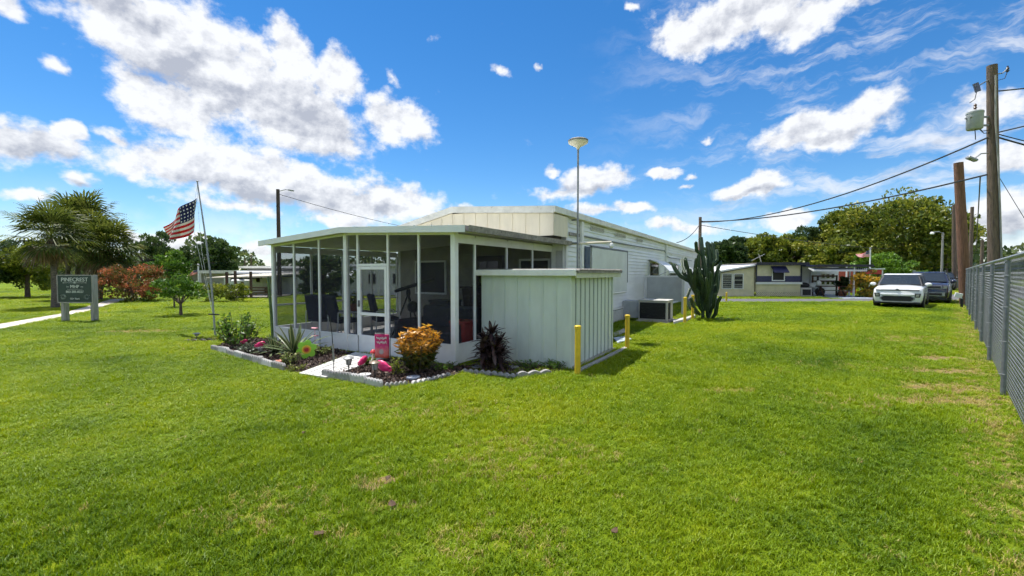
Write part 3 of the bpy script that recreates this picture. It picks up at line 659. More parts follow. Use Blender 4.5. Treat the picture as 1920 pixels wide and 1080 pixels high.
# --- left side
b = G(1, 559); tree('broad_bush', 'dark bushy tree cut by the left edge of the picture', 'bush', (b.x - .3, b.y, 0), 3.7, (0, 0, 2.1), (1.9, 1.7, 1.8), 75, 85, .48, .2, lf_dark, .13, 51, shell=.4, flat=-.8)
b = G(52, 558); tree('broad_bush', 'yellow green bushy tree left of the palm trunks', 'bush', b, 3.6, (0, 0, 2.05), (1.75, 1.6, 1.75), 80, 85, .46, .19, lf_yel, .12, 52, shell=.4, flat=-.85)
b = G(248, 565); tree('red_shrub', 'wide red-tipped shrub at the end of the garden path', 'shrub', b, 2.15, (0, 0, 1.12), (1.95, 1.6, 1.02), 125, 85, .36, .12, lf_red, .09, 53, shell=.5, flat=-.97, fork=.25)
b = G(339, 592); tree('small_tree', 'small green tree with forked trunk on the lawn', 'tree', b, 1.45, (0, 0, .98), (.98, .85, .55), 62, 34, .2, .13, lf_green, .05, 54, shell=.45, flat=-.6, fork=.32)
b = G(327, 577); tree('small_tree', 'smaller dark sapling just behind the small lawn tree', 'tree', b, 1.0, (0, 0, .75), (.5, .45, .35), 22, 26, .15, .12, lf_dark, .035, 55, shell=.4, flat=-.6, fork=.4)
t_ = At(277, 438, 40); tree('broadleaf_tree', 'dark spiky-topped tree left of the waving flag', 'tree', (t_.x, 40, 0), t_.z, (0, 0, t_.z*.55), (2.4, 2.1, t_.z*.46), 70, 85, .55, .32, lf_dark, .22, 56, shell=.45, flat=-.9, elong=2.6, up=.9)
t_ = At(318, 472, 36); tree('broadleaf_tree', 'mid green round tree below the waving flag', 'tree', (t_.x, 36, 0), t_.z, (0, 0, t_.z*.52), (1.5, 1.4, t_.z*.46), 50, 80, .42, .24, lf_green, .15, 57, shell=.45, flat=-.95)
t_ = At(398, 449, 62); tree('broadleaf_tree', 'grey green tree behind the flagpole and far roofs', 'tree', (t_.x, 62, 0), t_.z, (0, 0, t_.z*.55), (3.6, 3, t_.z*.42), 85, 85, .75, .42, lf_dark, .25, 58, shell=.5, flat=-.9, up=.6)
# dark glossy tree seen through the porch screens
t_ = At(606, 474, 26); tree('broadleaf_tree', 'dark glossy tree seen through the porch screens', 'tree', (t_.x, 26, 0), t_.z, (0, 0, t_.z*.55), (1.5, 1.4, t_.z*.45), 60, 70, .4, .24, lf_dark, .12, 59, shell=.4, flat=-.95)
b = G(440, 566); tree('deck_bush', 'pale green bush in front of the far brown deck', 'bush', b, 1.0, (0, 0, .55), (.9, .7, .55), 35, 50, .22, .12, lf_yel, .03, 60, shell=.4, flat=-1, fork=.2)
b = G(396, 566); tree('deck_bush', 'olive bush left of the far brown deck', 'bush', b, 1.2, (0, 0, .62), (.8, .7, .6), 32, 50, .22, .12, lf_bg, .03, 61, shell=.4, flat=-1, fork=.2)

# --- cabbage palms
def palm(base, h, lean, cr, nf, seed, label):
    g = random.Random(seed); t = thing('palm_tree', label, 'palm tree', base, 0, 'cabbage palms by the sign')
    pts = [Vector((lean[0]*s**1.3, lean[1]*s, h*s)) for s in (0, .2, .45, .7, 1)]
    MB().tube(pts, [.17, .135, .12, .115, .135], 12).build('trunk', palmbark, t, True)
    # stubs of old leaf bases
    st = MB()
    for k in range(40):
        s = g.uniform(.55, 1.0); a = g.uniform(0, 6.28); p = Vector((lean[0]*s**1.3, lean[1]*s, h*s)); d = Vector((math.cos(a), math.sin(a), .9)).normalized()
        st.tube([p + Vector((math.cos(a), math.sin(a), 0))*.10, p + d*.28], [.03, .015], 4)
    st.build('leaf_bases', palmbark, t)
    c = pts[-1] + Vector((0, 0, .15))
    def fronds(n, emin, emax, L, seed, nm, m, dead=False):
        gg = np.random.default_rng(seed); V = []; Fc = []; rn = []
        for k in range(n):
            az = 2.399 * k + gg.uniform(-.3, .3); el = emin + (emax - emin) * (k / max(1, n-1)) + gg.uniform(-.12, .12); ll = L * gg.uniform(.8, 1.12)
            d = Vector((math.cos(az)*math.cos(el), math.sin(az)*math.cos(el), math.sin(el))); side = Vector((-math.sin(az), math.cos(az), 0)); upv = side.cross(d) * -1
            if upv.z < 0: upv = -upv
            a0 = c; a1 = c + d * ll * .52 + Vector((0, 0, -.05*ll)); tone = gg.uniform(.0, .55)
            w = .018
            i0 = len(V); V += [a0 - side*w, a0 + side*w, a1 + side*w, a1 - side*w]; Fc.append((i0, i0+1, i0+2, i0+3)); rn.append(.5)
            nl = 22
            for q in range(nl):
                th = (q/(nl-1) - .5) * 3.5; ld = (d*math.cos(th) + side*math.sin(th) + upv*gg.uniform(-.06, .16)).normalized()
                l2 = ll * .62 * (1 - .22*abs(th)/1.75) * gg.uniform(.9, 1.1); mid = a1 + ld*l2*.62; tip = a1 + ld*l2 + Vector((0, 0, -.22*l2 if not dead else -.5*l2))
                ww = upv.cross(ld).normalized() * .027 * ll/1.2
                i0 = len(V); V += [a1, mid - ww, tip, mid + ww]; Fc.append((i0, i0+1, i0+2, i0+3)); rn.append(min(1, tone + gg.uniform(0, .42)))
        me = bpy.data.meshes.new(nm); me.from_pydata([tuple(v) for v in V], [], Fc); me.update(); me.materials.append(m)
        at = me.attributes.new('rnd', 'FLOAT', 'FACE'); at.data.foreach_set('value', np.array(rn, np.float32))
        o = bpy.data.objects.new(nm, me); C.objects.link(o); o.parent = t
    fronds(nf, -.75, 1.35, cr, seed, 'crown', lf_palm)
    fronds(12, -1.25, -.75, cr*.78, seed+50, 'dead_fronds', lf_dead, True)
for i, (bx, by, tx, ty, cr, lab) in enumerate([
    (104, 578, 88, 447, 1.75, 'nearest cabbage palm, leaning left beside the green sign'),
    (124, 563, 126, 446, 1.9, 'second cabbage palm, its trunk behind the left edge of the green sign'),
    (143, 562, 146, 424, 2.3, 'tallest cabbage palm, thick trunk straight behind the green sign'),
    (172, 563, 172, 452, 2.1, 'slim cabbage palm behind the right post of the sign'),
    (186, 563, 192, 470, 2.1, 'lowest cabbage palm, rightmost beside the red shrub')]):
    b = G(bx, by); tp = At(tx, ty, b.y); palm(b, tp.z, (tp.x - b.x, .2), cr, 34, 70 + i, lab)

# --- far wood closing the horizon: one mass nobody can count
pts = []; gg = np.random.default_rng(5)
for k in range(430):
    a = R(-72) + R(144) * k / 429; dist = 150 + 26*math.sin(k*.21) + gg.uniform(-14, 14); hh = 6.0 + 2.2*math.sin(k*.13) + 1.8*math.sin(k*.47+1) + gg.uniform(-1, 1)
    n = 85; c = np.array((math.sin(a)*dist, math.cos(a)*dist, 0))
    p = gg.normal(size=(n, 3)); p /= np.linalg.norm(p, axis=1)[:, None]; p *= np.array((2.9, 2.9, hh*.55)); p[:, 2] = np.abs(p[:, 2] + hh*.45); pts.append(c + p)
fw_ = leaves('far_wood', lf_fars, None, np.concatenate(pts), 1.25, 1.5, .1, None, 9)
tag(fw_, 'far belt of green trees closing the horizon', 'trees', kind='stuff')

# ================================================================ fence
fence = thing('chain_link_fence', 'long grey chain-link fence along the right edge of the lawn', 'fence', (6.58, 5.83, 0), R(45))
# local x runs away from the camera along the fence
FH = 1.83; SPC = 3.1
pk = list(range(-2, 24))
me_post = None
for k in pk:
    h = FH - .02; r = .036 if k % 5 else .042
    if me_post is None:
        o = MB().tube([(0, 0, 0), (0, 0, FH - .05)], .029, 10).build('post', galv, fence, True); me_post = o.data
        cap = MB().lathe([(.034, FH-.05), (.034, FH-.03), (.015, FH-.026)], 10).build('post_cap', galv, o, True)
    else:
        o = bpy.data.objects.new('post', me_post); C.objects.link(o); o.parent = fence
        c2 = bpy.data.objects.new('post_cap', cap.data); C.objects.link(c2); c2.parent = o
    o.location = (k*SPC, 0, 0)
    for z in (.28, .72, 1.18, 1.6):
        if k < 8:
            if k == -2 and z == .28: tie = MB().tube([(-.046, -.01, 0), (0, .05, 0), (.046, -.01, 0)], .005, 5).build('tie_wire', galvl, o); tie.location = (0, 0, z)
            else: q = bpy.data.objects.new('tie_wire', tie.data); C.objects.link(q); q.parent = o; q.location = (0, 0, z)
MB().tube([(pk[0]*SPC, 0, FH), (pk[-1]*SPC, 0, FH)], .024, 8).build('top_rail', galvl, fence, True)
def mesh_fabric(x0, x1, p, r, n, name):
    nz = int(FH / p); ncol = int((x1 - x0) / p); V = []; Fc = []
    offs = [(math.cos(2*math.pi*k/n)*r, math.sin(2*math.pi*k/n)*r) for k in range(n)]
    for c in range(ncol):
        xa = x0 + c*p; b0 = len(V)
        for i in range(nz + 1):
            z = .03 + i * (FH - .05) / nz; x = xa + (p*.55 if (i + c) % 2 else -p*.02) + (p*.0); y = -.045 + (.006 if (i + c) % 2 else -.006)
            for (ox, oz) in offs: V.append((x + ox, y + oz, z))
        for i in range(nz):
            for k in range(n): Fc.append((b0+i*n+k, b0+i*n+(k+1) % n, b0+(i+1)*n+(k+1) % n, b0+(i+1)*n+k))
    me = bpy.data.meshes.new(name); me.from_pydata(V, [], Fc); me.update(); me.materials.append(galv)
    o = bpy.data.objects.new(name, me); C.objects.link(o); o.parent = fence; return o
f1 = mesh_fabric(-6.2, 12, .055, .0030, 3, 'wire_mesh'); f1['kind'] = 'stuff'
f2 = mesh_fabric(12, 71.3, .11, .0048, 3, 'wire_mesh'); f2['kind'] = 'stuff'
# spiky grass strip is left to the lawn; small lamp post box at the fence foot
fb = G(1803, 577)
bx = thing('outdoor_light_box', 'small white box lamp on a short black post at the fence foot', 'lamp', fb, R(-40))
MB().box(-.10, .10, -.07, .07, .0, .04).box(-.05, .05, -.05, .05, .04, .42).build('base', black, bx, bevel=.01)
MB().obox((-.12, 0, .58), (.26, .2, .22), (0, .25, 0)).build('lamp_head', whitep, bx, bevel=.015)
MB().box(-.02, .02, -.02, .02, .42, .50).build('stem', steel, bx)

# ================================================================ utility poles and wires
def pole(name, label, px, py_top, Y, x=None, dia=.3, lean=(0, 0), m=wood, cat='utility pole', h=None):
    t_ = At(px, py_top, Y); bx_ = t_.x - lean[0] if x is None else x
    o = thing(name, label, cat, (bx_, Y - lean[1], 0)); H = t_.z if h is None else h
    MB().tube([(0, 0, 0), (lean[0]*.5, lean[1]*.5, H*.5), (lean[0], lean[1], H)], [dia/2, dia*.46, dia*.40], 14).build('pole_shaft', m, o, True)
    return o, H
main, MH = pole('utility_pole', 'tallest utility pole with grey transformer, close behind the fence', 1860, 122, 16.0, dia=.36, lean=(.0, 0))
mb_ = At(1868, 512, 16.0); main.location.x = mb_.x; dx = At(1860, 122, 16).x - mb_.x
for c in children_of(main): c.rotation_euler = (0, math.atan2(dx, MH), 0)
def mz(py): return At(1862, py, 16.0).z
def mx_(py): return dx * mz(py) / MH
def MP(px, py, Y=16.0): v = At(px, py, Y); return (v.x - main.location.x, v.y - 16.0, v.z)
tz = mz(242)
tr = MB().lathe([(.20, 0), (.225, .03), (.23, .55), (.24, .56), (.24, .62), (.20, .66), (.05, .69)], 20, MP(1827, 243)).build('transformer', mat('transformer_grey', (.34, .36, .36), .5, .08, 5), main, True)
c0 = Vector(MP(1827, 243))
MB().lathe([(.03, .66), (.05, .70), (.03, .74), (.055, .78), (.03, .82), (.05, .86), (.02, .92)], 10, c0).build('bushing', mat('bushing_brown', (.10, .05, .04), .3, .1, 5), tr, True)
for s in (.15, .45): MB().bar(c0 + Vector((.2, 0, s)), c0 + Vector((.62, 0, s)), .05, .06).build('bracket', steel, main)
for s in (-.2, .2): MB().tube([c0 + Vector((-.26, s*.4, .42)), c0 + Vector((-.20, s*.4, .42))], .03, 6).build('terminal', steel, tr)
def wireo(name, pts, r, parent, m=wirem): return MB().tube(pts, r, 5).build(name, m, parent, True)
# cut-out fuse and arms near the top
fu = MB().bar(MP(1829, 156), MP(1834, 172), .07, .16).build('fuse_cutout', mat('fuse_blue', (.10, .11, .2), .4, .1, 5), main)
wireo('fuse_arm', [MP(1858, 148), MP(1846, 154), MP(1836, 160)], .022, main, steel)
wireo('fuse_arm', [MP(1864, 140), MP(1880, 137), MP(1888, 130)], .022, main, steel)
MB().lathe([(.03, 0), (.055, .04), (.03, .08), (.055, .12), (.03, .16), (.02, .22)], 10, MP(1889, 135)).build('insulator', mat('insulator_dark', (.05, .045, .05), .25, .1, 5), main, True)
wireo('jumper_wire', [MP(1889, 134), MP(1884, 147), MP(1866, 152)], .012, main)
wireo('jumper_wire', [MP(1831, 173), MP(1828, 186), MP(1818, 193)], .012, main)
wireo('jumper_wire', [MP(1828, 242), MP(1829, 256), MP(1829, 262)], .014, main)
wireo('jumper_wire', [MP(1834, 240), MP(1845, 250), MP(1856, 249)], .014, main)
wireo('jumper_wire', [MP(1836, 240), MP(1842, 246), MP(1856, 243)], .014, main)
wireo('ground_conduit', [Vector(MP(1856, y)) + Vector((0, -.19, 0)) for y in (145, 235)] + [Vector(MP(1860, 300)) + Vector((0, -.2, 0)), Vector(MP(1864, 400)) + Vector((0, -.2, 0)), Vector(MP(1867, 505)) + Vector((0, -.2, 0))], .03, main, greywood)
lamp = wireo('lamp_arm', [MP(1852, 287), MP(1840, 288), MP(1830, 295)], .022, main, steel)
MB().obox(MP(1822, 298), (.36, .16, .10), (0, .35, 0)).build('lamp_head', steel, lamp, bevel=.03)

stub, H2 = pole('utility_pole', 'bare reddish-brown stub pole leaning left behind the fence', 1797, 305, 22.3, dia=.46, lean=(At(1797, 305, 22.3).x - At(1813, 505, 22.3).x, 0), m=woodred)
far_poles = [(1823, 388, 34, .26, 0, wood, 'thin weathered pole between the stub pole and the tall transformer pole'),
             (1842, 450, 36, .24, 0, wood, 'short far pole just left of the tall transformer pole'),
             (1789, 384, 44, .40, .3, wood, 'dark far pole just left of the leaning stub pole'),
             (1777, 440, 52, .26, 0, wood, 'slender dark far pole above the dark parked car')]
fps = []
for px, py, Y, d, ln_, m, lab in far_poles: fps.append(pole('utility_pole', lab, px, py, Y, dia=d, lean=(-ln_, 0), m=m)[0])
hp, HH = pole('utility_pole', 'wooden service pole behind the cactus at the far end of the white house', 1313, 407, 30.5, dia=.24)
MB().lathe([(.03, 0), (.05, .05), (.02, .1)], 8, (.12, 0, HH - .35)).build('insulator', dark, hp, True)
lp, LH = pole('lamp_pole', 'tall dark wooden lamp pole rising behind the porch roof', 521, 355, 29.5, dia=.27, m=mat('dark_pole', (.07, .05, .045), .8, .2, 5), cat='lamp pole')
la = MB().tube([(.1, 0, LH - .12), (.5, 0, LH - .02), (.75, 0, LH - .05)], .025, 6).build('lamp_arm', steel, lp, True)
MB().obox((.88, 0, LH - .07), (.34, .16, .09), (0, .15, 0)).build('lamp_head', steel, la, bevel=.02)
# street lamp by the big tree
sl, SLH = pole('street_lamp', 'grey street lamp with curved arm in front of the tallest tree', 1768, 436, 47, dia=.22, m=greywood, cat='street lamp')
a_ = MB().tube([(0, 0, SLH - .1), (-.4, 0, SLH + .1), (-.9, 0, SLH + .05), (-1.1, 0, SLH - .05)], .04, 6).build('lamp_arm', galvl, sl, True)
MB().lathe([(.10, .12), (.14, .05), (.19, -.06), (.12, -.16)], 12, (-1.15, 0, SLH - .05)).build('lamp_head', whitep, a_, True)
for px, py, Y, lab in ((471, 478, 60, 'thin far pole behind the brown deck posts'), (459, 484, 75, 'farther thin pole left of the brown deck posts')):
    pole('utility_pole', lab, px, py, Y, dia=.26, m=wood)
off, OH = pole('utility_pole', 'next utility pole beyond the right edge of the picture', 2400, 60, 22, dia=.32)
def cat(a, b, sag, n=18): a = Vector(a); b = Vector(b); return [a.lerp(b, i/n) - Vector((0, 0, sag*4*(i/n)*(1 - i/n))) for i in range(n+1)]
mp3 = lambda px, py: At(px, py, 16.0)
def ow(pts, r, label): o = MB().tube(pts, r, 5).build('power_line', wirem, None, True); tag(o, label, 'wire', 'overhead wires'); return o
hpt = Vector((hp.location.x, 30.5, HH))
ow(cat(mp3(1854, 257), hpt + Vector((.1, 0, -.35)), .75), .030, 'upper sagging wire from the transformer pole to the far service pole')
ow(cat(mp3(1856, 326), hpt + Vector((.1, 0, -.30)), .42), .032, 'lower bundled wire from the transformer pole to the far service pole')
ow(cat(hpt + Vector((0, 0, -.45)), W(.45, 18.5, 3.25), .25), .022, 'service wire dropping from the far pole to the white house roof')
ow(cat(hpt + Vector((0, 0, -.55)), Vector((60, 62, 5)), .6), .022, 'thin wire from the service pole towards the big trees')
ofp = Vector((off.location.x, 22, OH))
ow(cat(mp3(1868, 171), ofp + Vector((0, 0, -.2)), .35), .026, 'top wire leaving the picture right of the transformer pole')
ow(cat(mp3(1868, 249), ofp + Vector((0, 0, -1.1)), .15), .026, 'middle wire rising right of the transformer pole')
ow(cat(mp3(1866, 256), Vector((26, 14, 4.0)), .3), .03, 'thick dropping cable right of the transformer pole')
ow(cat(mp3(1866, 250), Vector((26, 14.2, 4.3)), .25), .018, 'thin dropping cable right of the transformer pole')
ow(cat(mp3(1866, 320), Vector((22.2, 17, 0)), 0.0), .010, 'thin guy wire slanting down right of the transformer pole')
st_ = Vector((stub.location.x, 22.3, H2))
ow(cat(mp3(1838, 330), Vector(At(1830, 470, 33)), .05), .022, 'hanging cable left of the transformer pole')
lpt = Vector((lp.location.x, 29.5, LH - .3))
ow(cat(lpt, Vector((-2, 44, 5.0)), .5), .018, 'thin wire from the lamp pole behind the house')
# ================================================================ things by the house
bolls = [(1083, 703, 610, 'yellow bollard nearest the camera, at the shed corner'), (1176, 655, 590, 'yellow bollard behind the back corner of the shed'),
         (1284, 607, 557, 'yellow bollard beside the air conditioner, left of the far pair'), (1298.5, 600, 553, 'yellow bollard against the cactus, right of the far pair'),
         (1362, 565, 548, 'tiny far yellow bollard in front of the cream house')]
for px, py, pt, lab in bolls:
    b = G(px, py); h = At(px, pt, b.y).z; r = .048 if px < 1300 else .05
    o = thing('bollard', lab, 'bollard', b, 0, 'yellow bollards')
    MB().tube([(0, 0, 0), (0, 0, h - .03)], r, 14).build('pipe', yellow, o, True)
    MB().lathe([(r + .007, h - .06), (r + .008, h - .012), (r*.8, h), (.005, h + .004)], 14).build('cap', yellow, o, True)
# air conditioner
ac = thing('air_conditioner', 'grey box air conditioner with black grille beside the white house', 'air conditioner', W(.95, 8.75), RZ)
MB().box(-.05, 1.0, -.05, .95, 0, .06).build('pad', concrete, ac)
acm = mat('ac_casing', (.52, .50, .46), .5, .08, 4, wear=((.36, .33, .29), 6, .66))
cs = MB().box(0, .95, .03, .9, .062, .70).build('casing', acm, ac, bevel=.01)
MB().box(.05, .88, .015, .028, .11, .65).build('coil', dark, cs)
for k in range(12): MB().box(.045, .885, -.002, .013, .115 + k*.045, .128 + k*.045).build('grille_slat', black, ac)
MB().box(.951, .963, .10, .42, .11, .65).build('side_grille', dark, ac)
MB().box(-.02, .97, .0, .92, .702, .735).build('lid', acm, ac, bevel=.01)
MB().box(-.58, -.002, .15, .75, .1, .68).build('duct', mat('duct_grey', (.40, .42, .44), .6, .08, 4), ac, bevel=.015)
# cactus clump
cactm = mat('cactus_skin', (.045, .085, .04), .55, .25, 7, bump=.3, bscale=30, col2=(.025, .05, .022))
cb_ = G(1326, 598)
cac = thing('cactus', 'tall branching candelabra cactus at the far end of the garden strip', 'cactus', cb_)
def ribbed(mb, pts, r, ribs=6):
    pts = [Vector(p) for p in pts]; n = ribs*2; vs = []; prev = None
    for i, p in enumerate(pts):
        t = (pts[min(i+1, len(pts)-1)] - pts[max(i-1, 0)]).normalized(); a = prev if prev is not None else Vector((1, 0, 0)) if abs(t.x) < .9 else Vector((0, 1, 0))
        x = (a - t*a.dot(t)).normalized(); prev = x; y = t.cross(x); rr = r * (1 if i < len(pts)-1 else .35) * (1.0 if i else .8)
        for k in range(n):
            an = 2*math.pi*k/n; q = rr * (1 if k % 2 == 0 else .66); vs.append(p + (x*math.cos(an) + y*math.sin(an))*q)
    fs = [(i*n+k, i*n+(k+1) % n, (i+1)*n+(k+1) % n, (i+1)*n+k) for i in range(len(pts)-1) for k in range(n)] + [tuple((len(pts)-1)*n+k for k in range(n))]
    mb.add(vs, fs)
def cact_px(px, py, dy=0): v = At(px, py, cb_.y + dy); return Vector((v.x - cb_.x, v.y - cb_.y, v.z))
g = random.Random(3)
arms = [[(1318, 598), (1317, 560), (1322, 520), (1318, 480), (1314, 446)], [(1328, 598), (1330, 560), (1333, 525), (1331, 490), (1326, 455)], [(1322, 540), (1334, 505), (1338, 480), (1336, 458)],
        [(1318, 570), (1302, 545), (1292, 525), (1282, 512), (1285, 485)], [(1296, 530), (1275, 517), (1266, 505), (1262, 496)], [(1285, 512), (1280, 500), (1279, 486)],
        [(1322, 565), (1306, 545), (1298, 530), (1294, 510)], [(1330, 560), (1342, 540), (1346, 515), (1345, 500)], [(1326, 575), (1340, 560), (1346, 540), (1347, 525)], [(1312, 590), (1300, 575), (1296, 560)],
        [(1320, 585), (1308, 570), (1305, 552)], [(1330, 588), (1338, 572), (1340, 552)], [(1316, 480), (1306, 470), (1305, 455)], [(1333, 500), (1345, 486), (1344, 470)], [(1324, 520), (1312, 505), (1309, 488)]]
for i in range(34):
    x = g.uniform(1287, 1354); y = g.uniform(525, 594); arms.append([(x + (1325-x)*.55, y + 6), (x + (1325-x)*.15, y - 6), (x + g.uniform(-3, 3), y - g.uniform(20, 26)), (x + g.uniform(-6, 6), y - g.uniform(32, 50))])
for i, a in enumerate(arms):
    mb = MB(); dy = g.uniform(-.8, .6) if i > 2 else 0
    ps = [cact_px(x, y, dy * (k / (len(a)-1))) for k, (x, y) in enumerate(a)]
    tip = ps[-1] + (ps[-1] - ps[-2]).normalized()*.05
    ribbed(mb, ps + [tip], (.075 if i < 5 else .058)); mb.build('stem', cactm, cac, True)
# garden strip edging and slabs by the wall
def slabthing(name, lab, cat, pts, h, m, group=None):
    c = sum((Vector((p[0], p[1], 0)) for p in pts), Vector()) / len(pts)
    o = MB().prism([(p[0]-c.x, p[1]-c.y) for p in pts], 0, h).build(name, m, None, False, .008, c); return tag(o, lab, cat, group)
slabthing('paving_slab', 'pale blue paving slab behind the shed corner', 'slab', GP((1150, 636), (1172, 632), (1185, 638), (1158, 645)), .04, mat('blue_slab', (.50, .58, .66), .7, .1, 6))
slabthing('paving_slab', 'grey paving slab along the house skirting', 'slab', GP((1150, 626), (1170, 618), (1174, 624), (1152, 634)), .04, concrete)
slabthing('kerb_stone', 'white kerb stone between bollard and air conditioner', 'kerb stone', GP((1262, 605), (1284, 600), (1286, 603), (1263, 609)), .10, edgingw)
slabthing('kerb_stone', 'white kerb stone at the foot of the cactus', 'kerb stone', GP((1285, 600), (1302, 594), (1304, 597), (1287, 603)), .10, edgingw)
slabthing('kerb_stone', 'long pale timber sill along the shed side, before the second bollard', 'kerb stone', GP((1082, 697), (1178, 650), (1181, 653), (1086, 701)), .05, greywood)
wallbed = sheet('side_bed', GP((1175, 606), (1215, 613), (1262, 607), (1300, 595), (1330, 588), (1280, 585), (1220, 592)), .006, mulchm)

# ---------------------------------------------------------------- flower beds and walk
bedL = GP((398, 655), (535, 694), (562, 701.5), (666, 663.5), (590, 648.5), (516, 637), (470, 634), (420, 643))
bedR = GP((612, 705), (728, 672.5), (853, 688), (905, 684), (868, 699), (848, 706), (800, 716), (740, 727), (720, 727))
bedS = GP((860, 698), (905, 683), (940, 680), (1066, 697), (1034, 702), (968, 708), (915, 706))
bedF = GP((352, 637), (404, 632), (425, 636), (400, 641), (356, 642))
for nm, p in (('mulch_bed', bedL), ('mulch_bed', bedR), ('mulch_bed', bedS), ('mulch_bed', bedF)): sheet(nm, p, .012, mulchm)
def inpoly(x, y, poly):
    c = np.zeros(len(x), bool); n = len(poly)
    for i in range(n):
        x0, y0 = poly[i][0], poly[i][1]; x1, y1 = poly[i-1][0], poly[i-1][1]
        cond = ((y0 > y) != (y1 > y)) & (x < (x1 - x0) * (y - y0) / (y1 - y0 + 1e-12) + x0); c ^= cond
    return c
def scatter(poly, n, seed):
    g_ = np.random.default_rng(seed); xs = [p[0] for p in poly]; ys = [p[1] for p in poly]
    x = g_.uniform(min(xs), max(xs), n*3); y = g_.uniform(min(ys), max(ys), n*3); k = inpoly(x, y, poly); return np.stack([x[k][:n], y[k][:n]], 1)
lf_mulch = leafmat('mulch_chip', (.03, .02, .016), (.15, .095, .07), (.26, .20, .16), mid=(.07, .045, .035), transl=0.0, rough=.9)
mp_ = np.concatenate([scatter(bedL, 5200, 1), scatter(bedR, 2600, 2), scatter(bedS, 900, 3), scatter(bedF, 500, 5)])
mz_ = np.random.default_rng(4).uniform(.016, .04, len(mp_))
ch = leaves('mulch_chips', lf_mulch, None, np.concatenate([mp_, mz_[:, None]], 1), .055, 2.6, 0, None, 6); tag(ch, 'loose brown bark chips covering the flower beds', 'mulch', kind='stuff')
# white painted plank walk to the porch door: each board a part
walk = thing('plank_walk', 'white painted plank walk leading to the porch door', 'walk', G(640, 690))
wl = [G(560, 703), G(667, 663.3)]; wr = [G(613, 711), G(727, 672.8)]
walkm = mat('walk_white', (.60, .59, .57), .7, .06, 6, bump=.2, bscale=40, wear=((.50, .47, .42), 8, .66))
nb_ = 4; nseg = 3
for k in range(nb_):
    for s in range(nseg):
        f0, f1 = k/nb_, (k+1)/nb_ - .03; s0, s1 = s/nseg + (.09 if k % 2 and s else 0), (s+1)/nseg + (.09 if k % 2 and s < nseg-1 else 0) - .006
        q = [wl[0].lerp(wl[1], s_).lerp(wr[0].lerp(wr[1], s_), f_) - walk.location for s_, f_ in ((s0, f0), (s0, f1), (s1, f1), (s1, f0))]
        MB().prism([(p.x, p.y) for p in q], .0, .034 + .003*((k*3+s) % 3)).build('board', walkm, walk, bevel=.004)
# scalloped edging blocks
def edging_block(L, h, scal, seed, m):
    mb = MB(); top = []
    n = scal * 5
    for i in range(n+1):
        x = L*i/n; ph = (i % 5) / 5 if i < n else 0; top.append((x, h - .03 + .036*math.sin(math.pi*ph)))
    mb.prismy([(0, -.04)] + [(L, -.04)] + list(reversed(top)), -.032, .032); return mb
ecount = 0
def edge_run(a, b, L, hs, scal, labf, mats, group, sink=0.0, tilt=.04):
    global ecount
    a = Vector(a); b = Vector(b); d = b - a; n = max(1, round(d.length / L)); step = d / n; ang = math.atan2(d.y, d.x); g_ = random.Random(ecount + 3)
    for i in range(n):
        o = edging_block(step.length*.97, hs*g_.uniform(.85, 1.1), scal, i, mats).build('edging_block', mats[i % len(mats)] if isinstance(mats, list) else mats, None, False, .006, a + step*i - Vector((0, 0, sink)))
        o.rotation_euler = (g_.uniform(-tilt, tilt)*2.5, g_.uniform(-tilt, tilt), ang + g_.uniform(-tilt, tilt)); tag(o, labf(i, n), 'edging block', group); ecount += 1
ordn = ['first', 'second', 'third', 'fourth', 'fifth', 'sixth', 'seventh', 'eighth', 'ninth', 'tenth', 'eleventh', 'twelfth']
edge_run(G(398, 656.5), G(533, 695.5), .4, .12, 5, lambda i, n: f'{ordn[i]} scalloped block from the left along the left flower bed edge', [edging, edgingw, edging, edgingw, edging, edging, edgingw, edging], 'scalloped blocks of the left bed')
edge_run(G(606, 706.5), G(718, 727), .36, .13, 5, lambda i, n: f'{ordn[i]} scalloped block from the walk along the right flower bed edge', [edging, edging, edgingw, edgingw], 'scalloped blocks of the right bed')
edge_run(G(722, 728), G(765, 722.5), .36, .07, 5, lambda i, n: 'half sunk scalloped block at the near corner of the right bed', [edging], 'sunk corner blocks')
edge_run(G(772, 721), G(846, 704.5), .34, .05, 4, lambda i, n: f'{ordn[i]} nearly buried edging piece below the orange croton', [edgingw, edging], 'buried edging below the croton')
edge_run(G(866, 699), G(968, 709), .31, .075, 3, lambda i, n: f'{ordn[i]} low scalloped block from the left below the dark red plant', [edging], 'scalloped blocks before the shed')
edge_run(G(968, 708), G(1036, 702), .42, .10, 3, lambda i, n: f'{ordn[i]} rounded grey scallop block before the shed front', [edging], 'rounded scallops before the shed')
edge_run(G(640, 676.5), G(664, 666), .3, .04, 2, lambda i, n: f'{ordn[i]} small pale edging stone on the left of the walk', [edging], 'stones left of the walk')
edge_run(G(344, 641), G(400, 640.5), .5, .05, 4, lambda i, n: f'{ordn[i]} dark low edging block at the flagpole foot', [mat('edging_dark', (.12, .11, .10), .9, .2, 9)], 'edging at the flagpole foot')

